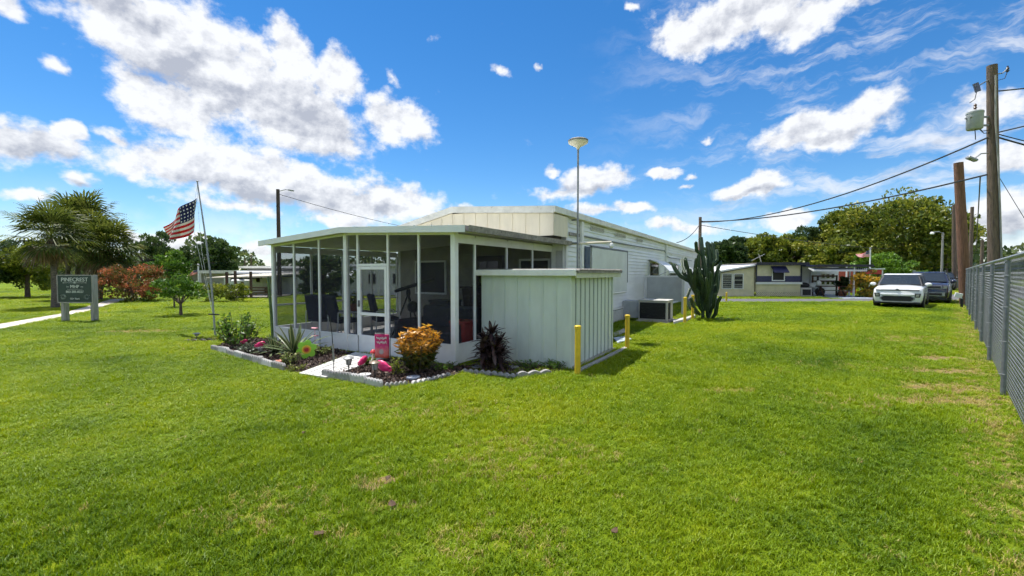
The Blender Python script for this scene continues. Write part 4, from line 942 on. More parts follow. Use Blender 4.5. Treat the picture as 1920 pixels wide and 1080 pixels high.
# ---------------------------------------------------------------- garden plants
def stemplant(name, label, cat, base, h, rad, nst, nlf, lsize, m, seed, elong=2.2, rnd_by_height=None, droop=.3):
    """upright stems with leaves along them"""
    g_ = np.random.default_rng(seed); t = thing(name, label, cat, base); sm = MB(); P = []; O = []; T = []
    for k in range(nst):
        a = g_.uniform(0, 6.28); rr = rad * g_.uniform(.15, 1) ** .6; hh = h * g_.uniform(.6, 1.0) * (1 - .25*rr/rad); e = Vector((math.cos(a)*rr, math.sin(a)*rr, hh)); s0 = Vector((math.cos(a)*rr*.15, math.sin(a)*rr*.15, 0)); mid = s0.lerp(e, .5) + Vector((math.cos(a), math.sin(a), 0))*rr*.12
        sm.tube([s0, mid, e], [.010, .008, .004], 5)
        for i in range(nlf):
            f = .18 + .82 * (i + g_.uniform(0, 1)) / nlf; p = (s0.lerp(mid, f*2) if f < .5 else mid.lerp(e, f*2-1)); aa = g_.uniform(0, 6.28); dv = np.array((math.cos(aa), math.sin(aa), g_.uniform(.0, .9) - droop)); dv /= np.linalg.norm(dv)
            P.append(np.array(p) + dv*lsize*.5); O.append(dv*2.2); T.append(g_.uniform(0, .5) + (.5*(p.z/h) if rnd_by_height is None else rnd_by_height(p.z/h, g_)))
    sm.build('stems', bark, t, True); leaves('foliage', m, t, np.array(P), lsize, elong, 0, np.array(O), seed, rnd=np.clip(np.array(T), 0, 1)); return t
stemplant('leafy_shrub', 'tall leafy green shrub at the left end of the flower bed', 'shrub', G(448, 653), .92, .5, 24, 26, .085, lf_green, 81, 1.9)
lf_grey = leafmat('leaf_greygreen', (.05, .075, .05), (.20, .24, .17), mid=(.11, .14, .09))
stemplant('low_plant', 'grey green ground plant in front of the leafy shrub', 'plant', G(470, 662), .26, .3, 26, 9, .06, lf_grey, 82, 1.7)
stemplant('low_plant', 'variegated yellow green plant at the near left bed edge', 'plant', G(545, 684), .26, .24, 26, 9, .055, leafmat('leaf_varieg', (.04, .07, .015), (.42, .42, .16), mid=(.12, .17, .04)), 83, 1.6)
stemplant('low_plant', 'variegated low plant right of the green flower ornament', 'plant', G(602, 666), .22, .22, 20, 9, .055, M['leaf_varieg'], 84, 1.6)
stemplant('low_plant', 'small grassy weed tuft between left edging and walk', 'plant', G(552, 695), .12, .2, 26, 7, .06, lf_yel, 85, 4)
stemplant('low_plant', 'small green leafy plant behind the pink ornaments', 'plant', G(694, 685), .17, .13, 16, 8, .055, lf_bright, 86, 1.7)
stemplant('low_plant', 'yellow green spiky plant left of the orange croton', 'plant', G(748, 704), .32, .16, 12, 10, .09, lf_yel, 87, 4)
stemplant('low_plant', 'green weeds at the porch corner below the croton', 'plant', G(832, 694), .16, .26, 30, 7, .06, lf_bright, 88, 3)
stemplant('low_plant', 'grassy weeds growing along the shed front', 'plant', G(1040, 692), .18, .25, 24, 7, .09, lf_green, 89, 5)
stemplant('low_plant', 'grass tuft at the middle of the shed front', 'plant', G(990, 690), .14, .3, 26, 7, .08, lf_green, 90, 5)
lf_croton = leafmat('leaf_croton', (.05, .075, .012), (.75, .36, .02), (.78, .48, .05), mid=(.30, .15, .02), rough=.35)
ct = stemplant('croton_bush', 'bright orange and yellow croton bush at the porch corner', 'bush', G(786, 700), .92, .40, 62, 40, .115, lf_croton, 91, 3.6, lambda z, g_: (.62*max(0, z-.38)/.5 if z > .38 else -.25) + g_.uniform(-.1, .05))
lf_cord = leafmat('leaf_cordyline', (.022, .012, .012), (.11, .065, .055), (.16, .12, .10), mid=(.05, .028, .026), rough=.35, transl=.15)
def rosette(mb_pts, c, n, L, w, el0, el1, seed, arch=.5, rn=None):
    g_ = np.random.default_rng(seed); V, Fc, rnv = mb_pts
    for k in range(n):
        az = 2.399*k + g_.uniform(-.2, .2); el = el0 + (el1 - el0)*k/max(1, n-1); ll = L*g_.uniform(.8, 1.15); d = Vector((math.cos(az)*math.cos(el), math.sin(az)*math.cos(el), math.sin(el))); s = Vector((-math.sin(az), math.cos(az), 0)); tone = g_.uniform(0, 1)
        prev = None; S = 5
        for i in range(S+1):
            f = i/S; p = Vector(c) + d*ll*f + Vector((0, 0, -arch*ll*f*f)); ww = w * (math.sin(math.pi*min(1, .18 + f*.82))**.7 if i < S else .03); up = s.cross(d)
            i0 = len(V); V += [tuple(p - s*ww + up*ww*.35), tuple(p - up*0), tuple(p + s*ww + up*ww*.35)]
            if prev is not None: Fc += [(prev, i0, i0+1, prev+1), (prev+1, i0+1, i0+2, prev+2)]; rnv += [tone, tone]
            prev = i0
def rosmesh(name, data, m, parent):
    V, Fc, rn = data; me = bpy.data.meshes.new(name); me.from_pydata(V, [], Fc); me.update(); me.materials.append(m)
    a = me.attributes.new('rnd', 'FLOAT', 'FACE'); a.data.foreach_set('value', np.array(rn, np.float32)); me.polygons.foreach_set('use_smooth', [True]*len(me.polygons))
    o = bpy.data.objects.new(name, me); C.objects.link(o); o.parent = parent; return o
cd = thing('dark_cordyline', 'dark maroon cordyline plant in front of the shed', 'plant', G(922, 693))
stm = MB(); g = random.Random(9)
for (dx_, dy_, h_) in ((0, 0, .62), (.11, .04, .45), (-.12, .02, .48), (.04, -.1, .38), (-.05, .1, .34), (.14, -.06, .28), (-.14, -.08, .30)):
    stm.tube([(dx_*.4, dy_*.4, 0), (dx_, dy_, h_)], .012, 6); d = ([], [], [])
    for z in np.arange(h_ - .16, h_ + .01, .08): rosette(d, (dx_, dy_, z), 9, .30, .032, -.1, .9, int(z*100) + int(dx_*50) + 30, .45)
    rosette(d, (dx_, dy_, h_), 10, .30, .032, .6, 1.45, 77 + int(h_*50), .3); rosmesh('leaf_rosette', d, lf_cord, cd)
stm.build('stems', bark, cd)
lf_agave = leafmat('leaf_agave', (.055, .085, .035), (.16, .20, .09), mid=(.09, .13, .05), rough=.4, transl=.1); lf_agedge = leafmat('leaf_agave_edge', (.50, .48, .25), (.62, .60, .36), transl=.1)
def agave(label, base, L, n, w, seed, el0=.05):
    t = thing('variegated_agave', label, 'plant', base, 0, 'variegated agaves'); 
    d = ([], [], []); rosette(d, (0, 0, .05), n, L, w, el0, 1.45, seed, .28); rosmesh('leaves', d, lf_agave, t)
    d = ([], [], [])
    for off in (-1, 1):
        V, Fc, rn = ([], [], []); g_ = np.random.default_rng(seed)
        for k in range(n):
            az = 2.399*k + g_.uniform(-.2, .2); el = el0 + (1.45 - el0)*k/max(1, n-1); ll = L*g_.uniform(.8, 1.15); dd = Vector((math.cos(az)*math.cos(el), math.sin(az)*math.cos(el), math.sin(el))); s = Vector((-math.sin(az), math.cos(az), 0)); tone = g_.uniform(0, 1); prev = None
            for i in range(6):
                f = i/5; p = Vector((0, 0, .05)) + dd*ll*f + Vector((0, 0, -.28*ll*f*f)); ww = w*(math.sin(math.pi*min(1, .18 + f*.82))**.7 if i < 5 else .03); up = s.cross(dd)
                a_ = p + s*off*ww + up*(ww*.35 + .002); b_ = p + s*off*ww*.62 + up*(ww*.24 + .003); i0 = len(V) + len(d[0]); V += [tuple(a_), tuple(b_)]
                if prev is not None: Fc.append((prev, i0, i0+1, prev+1)); rn.append(tone)
                prev = i0
        d[0].extend(V); d[1].extend(Fc); d[2].extend(rn)
    rosmesh('leaf_margins', d, lf_agedge, t)
agave('large variegated agave with pale leaf edges behind the green flower ornament', G(552, 668), .78, 26, .042, 31, .35)
agave('smaller dark variegated agave left of the large one', G(515, 664), .48, 34, .030, 32)
cc_ = thing('column_cactus', 'thin tall green column cactus at the left porch corner', 'cactus', G(512, 656))
mb = MB(); top_ = At(503, 522, cc_.location.y); tp_ = Vector((top_.x - cc_.location.x, 0, top_.z)); ribbed(mb, [(0, 0, 0), tp_*.5 + Vector((.015, 0, 0)), tp_, tp_ + Vector((-.005, 0, .04))], .033); mb.build('stem', mat('column_green', (.10, .17, .05), .5, .2, 8), cc_, True)

# ---------------------------------------------------------------- garden ornaments
pink = mat('pink_plastic', (.85, .04, .20), .35, .06, 6); pinkl = mat('pink_pale', (.85, .35, .42), .4, .06, 6); redp = mat('red_plastic', (.55, .03, .04), .35, .08, 6); limeg = mat('lime_plastic', (.30, .68, .05), .35, .06, 6); orangep = mat('orange_plastic', (.75, .28, .03), .4, .06, 6); yelp = mat('yellow_plastic', (.80, .62, .05), .4, .05, 6)
def disc_petal(mb, c, a, r, w, th):
    pts = []
    for i in range(14):
        t_ = 2*math.pi*i/14; x = r*.62 + math.cos(t_)*r*.42; z = math.sin(t_)*w; pts.append((x*math.cos(a) - z*math.sin(a), x*math.sin(a) + z*math.cos(a)))
    mb.prismy([(p[0] + c[0], p[1] + c[2]) for p in pts], c[1] - th, c[1] + th)
fp_ = G(575, 674); fl = thing('flower_ornament', 'lime green plastic flower ornament with red centre', 'ornament', fp_, R(24))
fz = At(575, 655, fp_.y).z
for k in range(6): mb = MB(); disc_petal(mb, (0, -.002*k, fz), k*math.pi/3 + .3, .175, .066, .006); mb.build('petal', limeg, fl, bevel=.003)
for r_, m_, y_ in ((.085, yelp, -.022), (.06, orangep, -.030), (.040, redp, -.038)): MB().prismy([(math.cos(i*.3142*2)*r_, fz + math.sin(i*.3142*2)*r_) for i in range(10)], y_, y_ + .008).build('centre_ring', m_, fl)
MB().tube([(0, .01, 0), (0, .01, fz)], .008, 6).build('stake', black, fl)
def flamingo(label, base, s, rz, up):
    o = thing('flamingo_ornament', label, 'ornament', base, rz, 'pink lawn flamingos')
    MB().ball((0, 0, up), (.17*s, .055*s, .10*s), 16, 9).rot(Matrix.Rotation(R(-24), 3, 'Y'), (0, 0, up)).build('body', pink, o, True)
    MB().ball((.02, -.045*s, up + .01), (.12*s, .02*s, .065*s), 12, 7).rot(Matrix.Rotation(R(-24), 3, 'Y'), (0, 0, up)).build('wing', mat('pink_deep', (.72, .02, .14), .4, .06, 6), o, True)
    MB().tube([(-.12*s, 0, up), (-.19*s, 0, up - .02*s), (-.20*s, 0, up - .07*s), (-.15*s, 0, up - .10*s)], [.022*s, .018*s, .018*s, .024*s], 8).build('neck', pink, o, True)
    for q in (-.03, .03): MB().tube([(q*s, 0, 0), (q*s, 0, up - .07*s)], .005, 5).build('leg', black, o)
flamingo('pink flamingo ornament leaning beside the white walk', G(681, 697), .62, R(70), .19)
flamingo('larger pink flamingo ornament in the mulch right of the solar lights', G(718, 706), .78, R(160), .17)
flamingo('pink flamingo ornament among the left bed stones', G(489, 665), .52, R(20), .21)
flamingo('small pink flamingo half hidden below the leafy shrub', G(458, 655), .42, R(10), .17)
def solar(label, base, h, m_):
    o = thing('solar_light', label, 'garden light', base)
    MB().tube([(0, 0, 0), (0, 0, h*.5)], .010, 6).build('stake', black, o)
    MB().lathe([(.03, h*.5), (.042, h*.55), (.048, h*.85)], 10).build('lens', mat('solar_lens', (.42, .42, .40), .3, .1, 8), o, True)
    for k in range(4): a_ = k*1.57; MB().tube([(.036*math.cos(a_), .036*math.sin(a_), h*.5), (.054*math.cos(a_), .054*math.sin(a_), h*.86)], .004, 4).build('rib', black, o)
    MB().lathe([(.085, h*.86), (.088, h*.89), (.05, h*.97), (.015, h)], 14).build('cap', m_, o, True)
solar('silver solar light beside the white walk', G(654, 701), .29, steel); solar('brown solar light in the middle of the right bed', G(703, 711), .29, mat('solar_brown', (.22, .16, .11), .4, .1, 6))
solar('black solar stake light in the left bed', G(489, 667), .18, black); solar('small solar light on the lawn by the flagpole', G(369, 636), .16, steel)
for px, py, r_, m_, lab in ((684, 706, .10, whitep, 'white round stepping disc between the two solar lights'), (775, 711, .11, mat('blue_grey_disc', (.30, .34, .42), .4, .1, 8), 'blue grey oval disc in front of the croton'), (464, 662, .12, edging, 'grey stone disc below the leafy shrub'), (482, 673, .11, edging, 'grey stone disc beside the left bed edging'), (895, 691, .10, edging, 'small round stone left of the dark cordyline'), (962, 691, .10, edging, 'small flat stone right of the dark cordyline')):
    b = G(px, py); o = MB().lathe([(r_*.95, 0), (r_, .015), (r_*.95, .03), (r_*.2, .032)], 18).build('stepping_stone', m_, None, True, 0, b + Vector((0, 0, .012))); tag(o, lab, 'stone')
# mushrooms
o = thing('mushroom_ornament', 'red-capped mushroom ornament left of the pink garden flag', 'ornament', G(700, 678))
MB().lathe([(.02, 0), (.028, .08), (.022, .16)], 10).build('stem', mat('mushroom_cream', (.65, .55, .45), .5, .1, 6), o, True); MB().lathe([(.055, .16), (.058, .18), (.035, .215), (.006, .23)], 12).build('cap', redp, o, True)
b = G(523, 684); o = thing('ceramic_ornament', 'small orange ceramic flower ornament below the large agave', 'ornament', b)
for k in range(5): MB().ball((.035*math.cos(k*1.257), .035*math.sin(k*1.257), .06 + .01*(k % 2)), (.03, .03, .022), 8, 5).build('petal', mat('salmon_clay', (.65, .22, .14), .5, .1, 6), o, True)
MB().tube([(0, 0, 0), (0, 0, .06)], .012, 6).build('stem', bark, o)
# two-tier pink flower stake
b = G(591, 660); o = thing('flower_stake', 'thin stake with two pink metal flowers by the porch wall', 'ornament', b)
h_ = At(590, 615, b.y).z; MB().tube([(0, 0, 0), (0, 0, h_)], .006, 5).build('stake', pinkl, o)
for z in (h_, h_ - .16):
    mb = MB()
    for k in range(6): mb.ball((.045*math.cos(k*1.047), .045*math.sin(k*1.047), z), (.035, .02, .012), 8, 5)
    mb.build('flower', pinkl, o, True)
# shepherd hook
b = G(626, 704); o = thing('garden_stake', 'thin dark metal stake with wooden sleeve standing at the walk edge', 'stake', b)
h_ = At(620, 594, b.y).z; MB().tube([(0, 0, 0), (0, 0, .25), (-.02, 0, h_*.7), (-.05, 0, h_)], .007, 6).build('rod', black, o); MB().tube([(0, 0, .22), (-.006, 0, .50)], .016, 8).build('sleeve', greywood, o)
# garden flag on its stand
b = G(730, 694); gfz0, gfz1 = At(718, 671, b.y).z, At(718, 627, b.y).z; wF = At(731, 650, b.y).x - At(704, 650, b.y).x
gf = thing('garden_flag', 'pink and red printed garden flag on a thin stand by the porch door', 'garden flag', b)
MB().tube([(.02, 0, 0), (.02, 0, gfz1 + .02), (-wF, 0, gfz1 + .015)], .006, 6).build('stand', black, gf)
def gflag_mat():
    m = bpy.data.materials.new('garden_flag_print'); m.use_nodes = True; t = m.node_tree; b_ = t.nodes['Principled BSDF']; b_.inputs['Roughness'].default_value = .8
    uv = nd(t, 'ShaderNodeTexCoord'); n = nd(t, 'ShaderNodeTexNoise'); n.inputs['Scale'].default_value = 5; n.inputs['Detail'].default_value = 3; t.links.new(uv.outputs['UV'], n.inputs['Vector'])
    s_ = nd(t, 'ShaderNodeSeparateXYZ'); t.links.new(uv.outputs['UV'], s_.inputs[0])
    r = nd(t, 'ShaderNodeValToRGB'); e = r.color_ramp.elements; e[0].color = (.60, .10, .06, 1); e[1].color = (.48, .02, .12, 1); k = e.new(.3); k.color = (.75, .22, .22, 1); k = e.new(.5); k.color = (.62, .05, .20, 1)
    t.links.new(mth(t, 'ADD', s_.outputs[1], mth(t, 'MULTIPLY', mth(t, 'SUBTRACT', n.outputs['Fac'], .5), .5)), r.inputs[0]); t.links.new(r.outputs[0], b_.inputs['Base Color']); return m
def gridsheet(name, m, fn, nu, nv, parent, th=.002):
    V = []; UVs = []; Fc = []
    for j in range(nv+1):
        for i in range(nu+1): V.append(tuple(fn(i/nu, j/nv))); UVs.append((i/nu, j/nv))
    for j in range(nv):
        for i in range(nu): a_ = j*(nu+1)+i; Fc.append((a_, a_+1, a_+nu+2, a_+nu+1))
    me = bpy.data.meshes.new(name); me.from_pydata(V, [], Fc); me.update(); uvl = me.uv_layers.new(name='UVMap')
    for p in me.polygons:
        p.use_smooth = True
        for li in p.loop_indices: uvl.data[li].uv = UVs[me.loops[li].vertex_index]
    me.materials.append(m); o = bpy.data.objects.new(name, me); C.objects.link(o); o.parent = parent
    s = o.modifiers.new('solid', 'SOLIDIFY'); s.thickness = th; return o
cl = gridsheet('cloth', gflag_mat(), lambda u, v: (-wF + wF*u, .01*math.sin(u*6 + v*3) - .005, gfz0 + (gfz1 - gfz0)*v), 8, 10, gf)
sw_ = mat('print_white', (.78, .72, .72), .8, .04, 6)
for row, (z, amp) in enumerate(((.84, .05), (.66, .055))):
    pts = [(-wF + wF*(.16 + .68*i/26), -.018, gfz0 + (gfz1-gfz0)*(z + amp*math.sin(i*1.35 + row) + .02*math.sin(i*.6))) for i in range(27)]
    MB().tube(pts, .0055, 4).build('print_script', sw_, cl)
MB().prismy([(-wF*.52 + math.cos(a_)*wF*.16, gfz0 + (gfz1-gfz0)*.27 + math.sin(a_)*wF*.19) for a_ in np.arange(0, 6.28, .52)], -.02, -.0165).build('print_patch', mat('print_grey', (.50, .42, .42), .8, .1, 8), cl)
# ================================================================ park sign
sg = G(147, 602); sg.y = 14.75
signt = thing('park_sign', 'dark green park sign with white lettering on two grey posts', 'sign', (At(147, 600, 14.75).x, 14.75, 0))
sx = lambda px: At(px, 560, 14.75).x - signt.location.x
sz = lambda py: At(147, py, 14.75).z
signm = mat('sign_green', (.018, .040, .032), .5, .12, 6); letw = mat('sign_letter', (.62, .66, .62), .6, .06, 8)
pf = sx(113); pr = sx(176)
for a in (sx(114.5), sx(170)): MB().box(a, a + .10, -.02, .17, 0, sz(516) + .01).build('post', greywood, signt, bevel=.008)
brd = MB().box(pf, pr, -.065, -.022, sz(566), sz(517)).build('board', signm, signt, bevel=.005)
fr = MB().box(pf-.02, pr+.02, -.075, -.015, sz(517)+.002, sz(517)+.032).box(pf-.02, pr+.02, -.075, -.015, sz(566)-.032, sz(566)-.002).box(pf-.03, pf-.002, -.075, -.015, sz(566), sz(517)).box(pr+.002, pr+.03, -.075, -.015, sz(566), sz(517)); fr.build('frame', greywood, signt)
def text_mesh(txt, size, loc, parent, m, name='lettering', rot=(math.pi/2, 0, 0), sxx=1.0):
    cu = bpy.data.curves.new('t', 'FONT'); cu.body = txt; cu.size = size; cu.align_x = 'CENTER'; cu.align_y = 'CENTER'; cu.extrude = .004; cu.resolution_u = 3
    to = bpy.data.objects.new('t', cu); C.objects.link(to); dg = bpy.context.evaluated_depsgraph_get(); dg.update()
    me = bpy.data.meshes.new_from_object(to.evaluated_get(dg)); bpy.data.objects.remove(to); bpy.data.curves.remove(cu)
    me.materials.clear(); me.materials.append(m); o = bpy.data.objects.new(name, me); C.objects.link(o); o.parent = parent; o.location = loc; o.rotation_euler = rot; o.scale = (sxx, 1, 1); return o
mid = (pf + pr)/2
text_mesh('PINECREST', .185, (mid, -.07, sz(524.5)), brd, letw)
text_mesh('~ MHP ~', .15, (mid, -.07, sz(537.5)), brd, letw)
text_mesh('863-285-8227', .105, (mid, -.07, sz(547)), brd, letw)
text_mesh('55+ Park', .085, (mid, -.07, sz(560)), brd, letw)
MB().box(mid-.38, mid+.38, -.07, -.066, sz(530.2)-.004, sz(530.2)+.004).ball((mid, -.068, sz(530.2)), (.05, .003, .016), 10, 5).ball((mid-.38, -.068, sz(530.2)), (.015, .003, .012), 8, 5).ball((mid+.38, -.068, sz(530.2)), (.015, .003, .012), 8, 5).build('ornament_line', letw, brd)
MB().box(mid-.25, mid+.25, -.07, -.066, sz(542.3)-.003, sz(542.3)+.003).build('ornament_line', letw, brd)
for s in (-1, 1):
    sc = MB()
    for k in range(3): sc.tube([(mid + s*(.40 + .10*math.cos(a)*(1-.25*k)), -.069, sz(556.5) + .075*math.sin(a)*(1-.25*k)) for a in np.arange(.3+k, 5.2+k, .35)], .006, 4)
    sc.build('scroll_ornament', mat('sign_scroll', (.22, .27, .24), .6, .1, 8), brd)

# ================================================================ flagpole and flags
def flag_mat():
    m = bpy.data.materials.new('flag_cloth'); m.use_nodes = True; t = m.node_tree; b_ = t.nodes['Principled BSDF']; b_.inputs['Roughness'].default_value = .85
    tcx = nd(t, 'ShaderNodeTexCoord'); s_ = nd(t, 'ShaderNodeSeparateXYZ'); t.links.new(tcx.outputs['UV'], s_.inputs[0]); u, v = s_.outputs[0], s_.outputs[1]
    st = mth(t, 'MODULO', mth(t, 'FLOOR', mth(t, 'MULTIPLY', v, 13)), 2)      # 0 red, 1 white (top and bottom red)
    x = nd(t, 'ShaderNodeMix', data_type='RGBA'); t.links.new(st, x.inputs[0]); x.inputs[6].default_value = (.60, .02, .035, 1); x.inputs[7].default_value = (.74, .68, .66, 1)
    cant = mth(t, 'MULTIPLY', mth(t, 'LESS_THAN', u, .4), mth(t, 'GREATER_THAN', v, 6/13))
    # stars: staggered dots
    a = mth(t, 'MULTIPLY', u, 6/.4); b2 = mth(t, 'MULTIPLY', mth(t, 'SUBTRACT', v, 6/13), 5/(7/13))
    da = mth(t, 'SUBTRACT', mth(t, 'FRACT', a), .5); db = mth(t, 'SUBTRACT', mth(t, 'FRACT', b2), .5)
    star = mth(t, 'LESS_THAN', mth(t, 'ADD', mth(t, 'MULTIPLY', da, da), mth(t, 'MULTIPLY', db, db)), .05)
    cx_ = nd(t, 'ShaderNodeMix', data_type='RGBA'); t.links.new(star, cx_.inputs[0]); cx_.inputs[6].default_value = (.025, .03, .13, 1); cx_.inputs[7].default_value = (.7, .7, .72, 1)
    y = nd(t, 'ShaderNodeMix', data_type='RGBA'); t.links.new(cant, y.inputs[0]); t.links.new(x.outputs[2], y.inputs[6]); t.links.new(cx_.outputs[2], y.inputs[7])
    t.links.new(y.outputs[2], b_.inputs['Base Color']); tr = nd(t, 'ShaderNodeBsdfTranslucent'); t.links.new(y.outputs[2], tr.inputs[0])
    mx2 = nd(t, 'ShaderNodeMixShader'); mx2.inputs[0].default_value = .45; t.links.new(b_.outputs[0], mx2.inputs[1]); t.links.new(tr.outputs[0], mx2.inputs[2]); t.links.new(mx2.outputs[0], t.nodes['Material Output'].inputs[0]); return m
flagm = flag_mat()
fb_ = G(404, 632); FY = fb_.y
fpole = thing('flagpole', 'thin leaning metal flagpole standing behind the flower bed', 'flagpole', fb_)
L_ = lambda px, py, dy=0: (At(px, py, FY + dy).x - fb_.x, dy, At(px, py, FY + dy).z)
MB().tube([(0, 0, 0), L_(395, 520)], [.024, .022], 10).build('lower_tube', galvl, fpole, True)
MB().tube([L_(395, 520), L_(383, 428), L_(370, 341)], [.022, .018, .014], 10).build('upper_tube', steel, fpole, True)
MB().ball(L_(370, 340), .025, 8, 6).build('finial', steel, fpole, True)
MB().tube([L_(370, 345), L_(371, 385), L_(378, 470), L_(399, 590)], .004, 4).build('halyard', whitep, fpole)
MB().tube([L_(370, 345), L_(366, 372), L_(364, 436), L_(372, 470), L_(399, 588)], .004, 4).build('halyard', whitep, fpole)
MB().bar(L_(391, 589, -.03), L_(411, 590, -.03), .03, .03).build('cleat', black, fpole)
fl = thing('stars_and_stripes_flag', 'large red and white striped flag with blue canton blowing on the leaning pole', 'flag', fb_)
A0, A1, B0, B1 = Vector(L_(368, 371)), Vector(L_(363, 436)), Vector(L_(307, 423, .85)), Vector(L_(311, 453, .85))
def flagfn(u, v):
    top = A0.lerp(B0, u); bot = A1.lerp(B1, u); p = bot.lerp(top, v)
    w = u * (1 - .15*u); p += Vector((.015*math.sin(9*v + 5*u), .17*math.sin(7.5*u + 2.2*v)*w**.5, .05*math.sin(7*u + 1.2 + 3*v)*w - .05*math.sin(math.pi*u)*(1-v) + .03*math.sin(math.pi*u)))
    return p
gridsheet('cloth', flagm, flagfn, 40, 26, fl, .002)
# distant pole and flag on the right, and the one on the left
def smallflag(px, pytop, pybot, Y, f, labp, labf):
    t_ = At(px, pytop, Y); po = thing('flagpole', labp, 'flagpole', (t_.x, Y, 0)); MB().tube([(0, 0, 0), (0, 0, t_.z)], .045, 8).build('tube', whitep, po, True); MB().ball((0, 0, t_.z), .08, 8, 6).build('finial', steel, po, True)
    fo = thing('stars_and_stripes_flag', labf, 'flag', (t_.x, Y, 0)); q = [Vector((At(a, b, Y).x - t_.x, 0, At(a, b, Y).z)) for a, b in f]
    gridsheet('cloth', flagm, lambda u, v: q[2].lerp(q[3], u).lerp(q[0].lerp(q[1], u), v) + Vector((0, .25*math.sin(6*u + 2*v)*u, .06*math.sin(7*u)*u)), 18, 10, fo, .004)
smallflag(1632, 466, 520, 36, [(1630.5, 469), (1609, 477), (1630.5, 482), (1609, 483)], 'white far flagpole beside the red awning', 'small faded flag on the white pole beyond the carport')
smallflag(371.5, 497, 530, 27.5, [(370.5, 505), (354, 514), (370.5, 513), (352, 518)], 'thin far flagpole in front of the far white roof', 'small drooping flag before the far white roof')

# ================================================================ far houses
def house_thing(name, label, x, y, rz=0): return thing(name, label, 'house', (x, y, 0), rz)
creamw = mat('cream_wall', (.66, .60, .41), .6, .06, 2, wear=((.50, .45, .32), 2.5, .68)); whitew = mat('white_wall', (.72, .73, .73), .6, .05, 2)
FYH = 30.4; fo = At(1418, 556, FYH)
fh = house_thing('cream_navy_house', 'small cream house with navy stripe, navy awning and lattice skirt', fo.x, FYH)
hx = lambda px, dy=0: At(px, 530, FYH + dy).x - fo.x
hz = lambda py, dy=0: At(1460, py, FYH + dy).z
X0, X1 = hx(1418), hx(1501)
MB().box(X0, X1, .02, 5, .30, hz(493)).build('wall', creamw, fh)
MB().box(X0-.04, X1+.04, -.02, .018, hz(528.5), hz(517.5)).build('stripe_board', navy, fh)
MB().box(X0-.06, X1+.06, -.12, .018, hz(533), hz(529)).build('ledge', whitew, fh)
MB().box(X0-.15, X1+.35, -.30, 5.1, hz(497), hz(494)).build('roof', navy, fh)
MB().box(X0-.18, X1+.38, -.34, -.302, hz(497.5), hz(492)).build('roof_fascia', mat('navy_dark', (.015, .016, .03), .5, .1, 4), fh)
for a in (X0-.07, X1-.03): MB().box(a, a+.10, -.04, -.021, hz(531), hz(497)).build('corner_board', M['navy_dark'], fh)
wx0, wx1 = hx(1448), hx(1469)
w_ = MB().box(wx0-.06, wx0, -.06, -.022, hz(525), hz(500)).box(wx1, wx1+.06, -.06, -.022, hz(525), hz(500)).box(wx0-.06, wx1+.06, -.06, -.022, hz(527), hz(525)).build('window', whitew, fh)
MB().box(wx0, wx1, -.03, -.024, hz(525), hz(500)).build('pane', dark, w_)
MB().prismx([(-.03, hz(499)), (-.45, hz(509.5)), (-.45, hz(511.5)), (-.40, hz(511)), (-.03, hz(501))], wx0-.12, wx1+.12).build('awning', navy, fh)
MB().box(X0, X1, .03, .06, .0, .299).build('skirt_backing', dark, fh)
lattice('skirt_lattice', fh, lambda a, b, c: (X0 + a, -.005 + c*0 + c, .01 + b), X1-X0, .42, .13, .055, creamw)
MB().box(X0, X1, .0, .015, .43, hz(533.2)).build('lower_wall', creamw, fh)
# left wing with sloping roof
XL = hx(1346)
MB().prismy([(XL, .02), (X0-.08, .02), (X0-.08, hz(499)), (XL, hz(511))], .10, 5).build('wing_wall', creamw, fh)
MB().prismy([(XL-.3, hz(512)), (X0-.16, hz(498.6)), (X0-.16, hz(496)), (XL-.3, hz(509))], -.15, 5.1).build('wing_roof', whitew, fh)
MB().prismy([(XL-.3, hz(514)), (X0-.16, hz(500.2)), (X0-.16, hz(499)), (XL-.3, hz(512.3))], -.13, -.09).build('roof_fascia', M['navy_dark'], fh)
for a, b in ((1354, 1374), (1376, 1395)):
    xa, xb = hx(a), hx(b); w_ = MB().box(xa, xa+.06, .04, .098, hz(542), hz(513)).box(xb-.06, xb, .04, .098, hz(542), hz(513)).box(xa+.06, xb-.06, .04, .098, hz(514.5), hz(513)).box(xa+.06, xb-.06, .04, .098, hz(542), hz(540.5)).build('window', whitew, fh)
    MB().box(xa+.06, xb-.06, .07, .096, hz(540.5), hz(514.5)).build('pane', dark, w_)
    for k in range(6):
        zz = hz(540) + k*(hz(515) - hz(540))/6
        if (a == 1376) and k in (2, 4): continue
        MB().obox(((xa+xb)/2, .055, zz + .07), (xb-xa-.14, .012, .12), (R(30), 0, 0)).build('jalousie_slat', mat('jalousie', (.33, .33, .36), .3, .1, 6), w_)
MB().box(XL, X0-.1, -.25, .09, 0, .06).build('plinth', concrete, fh)
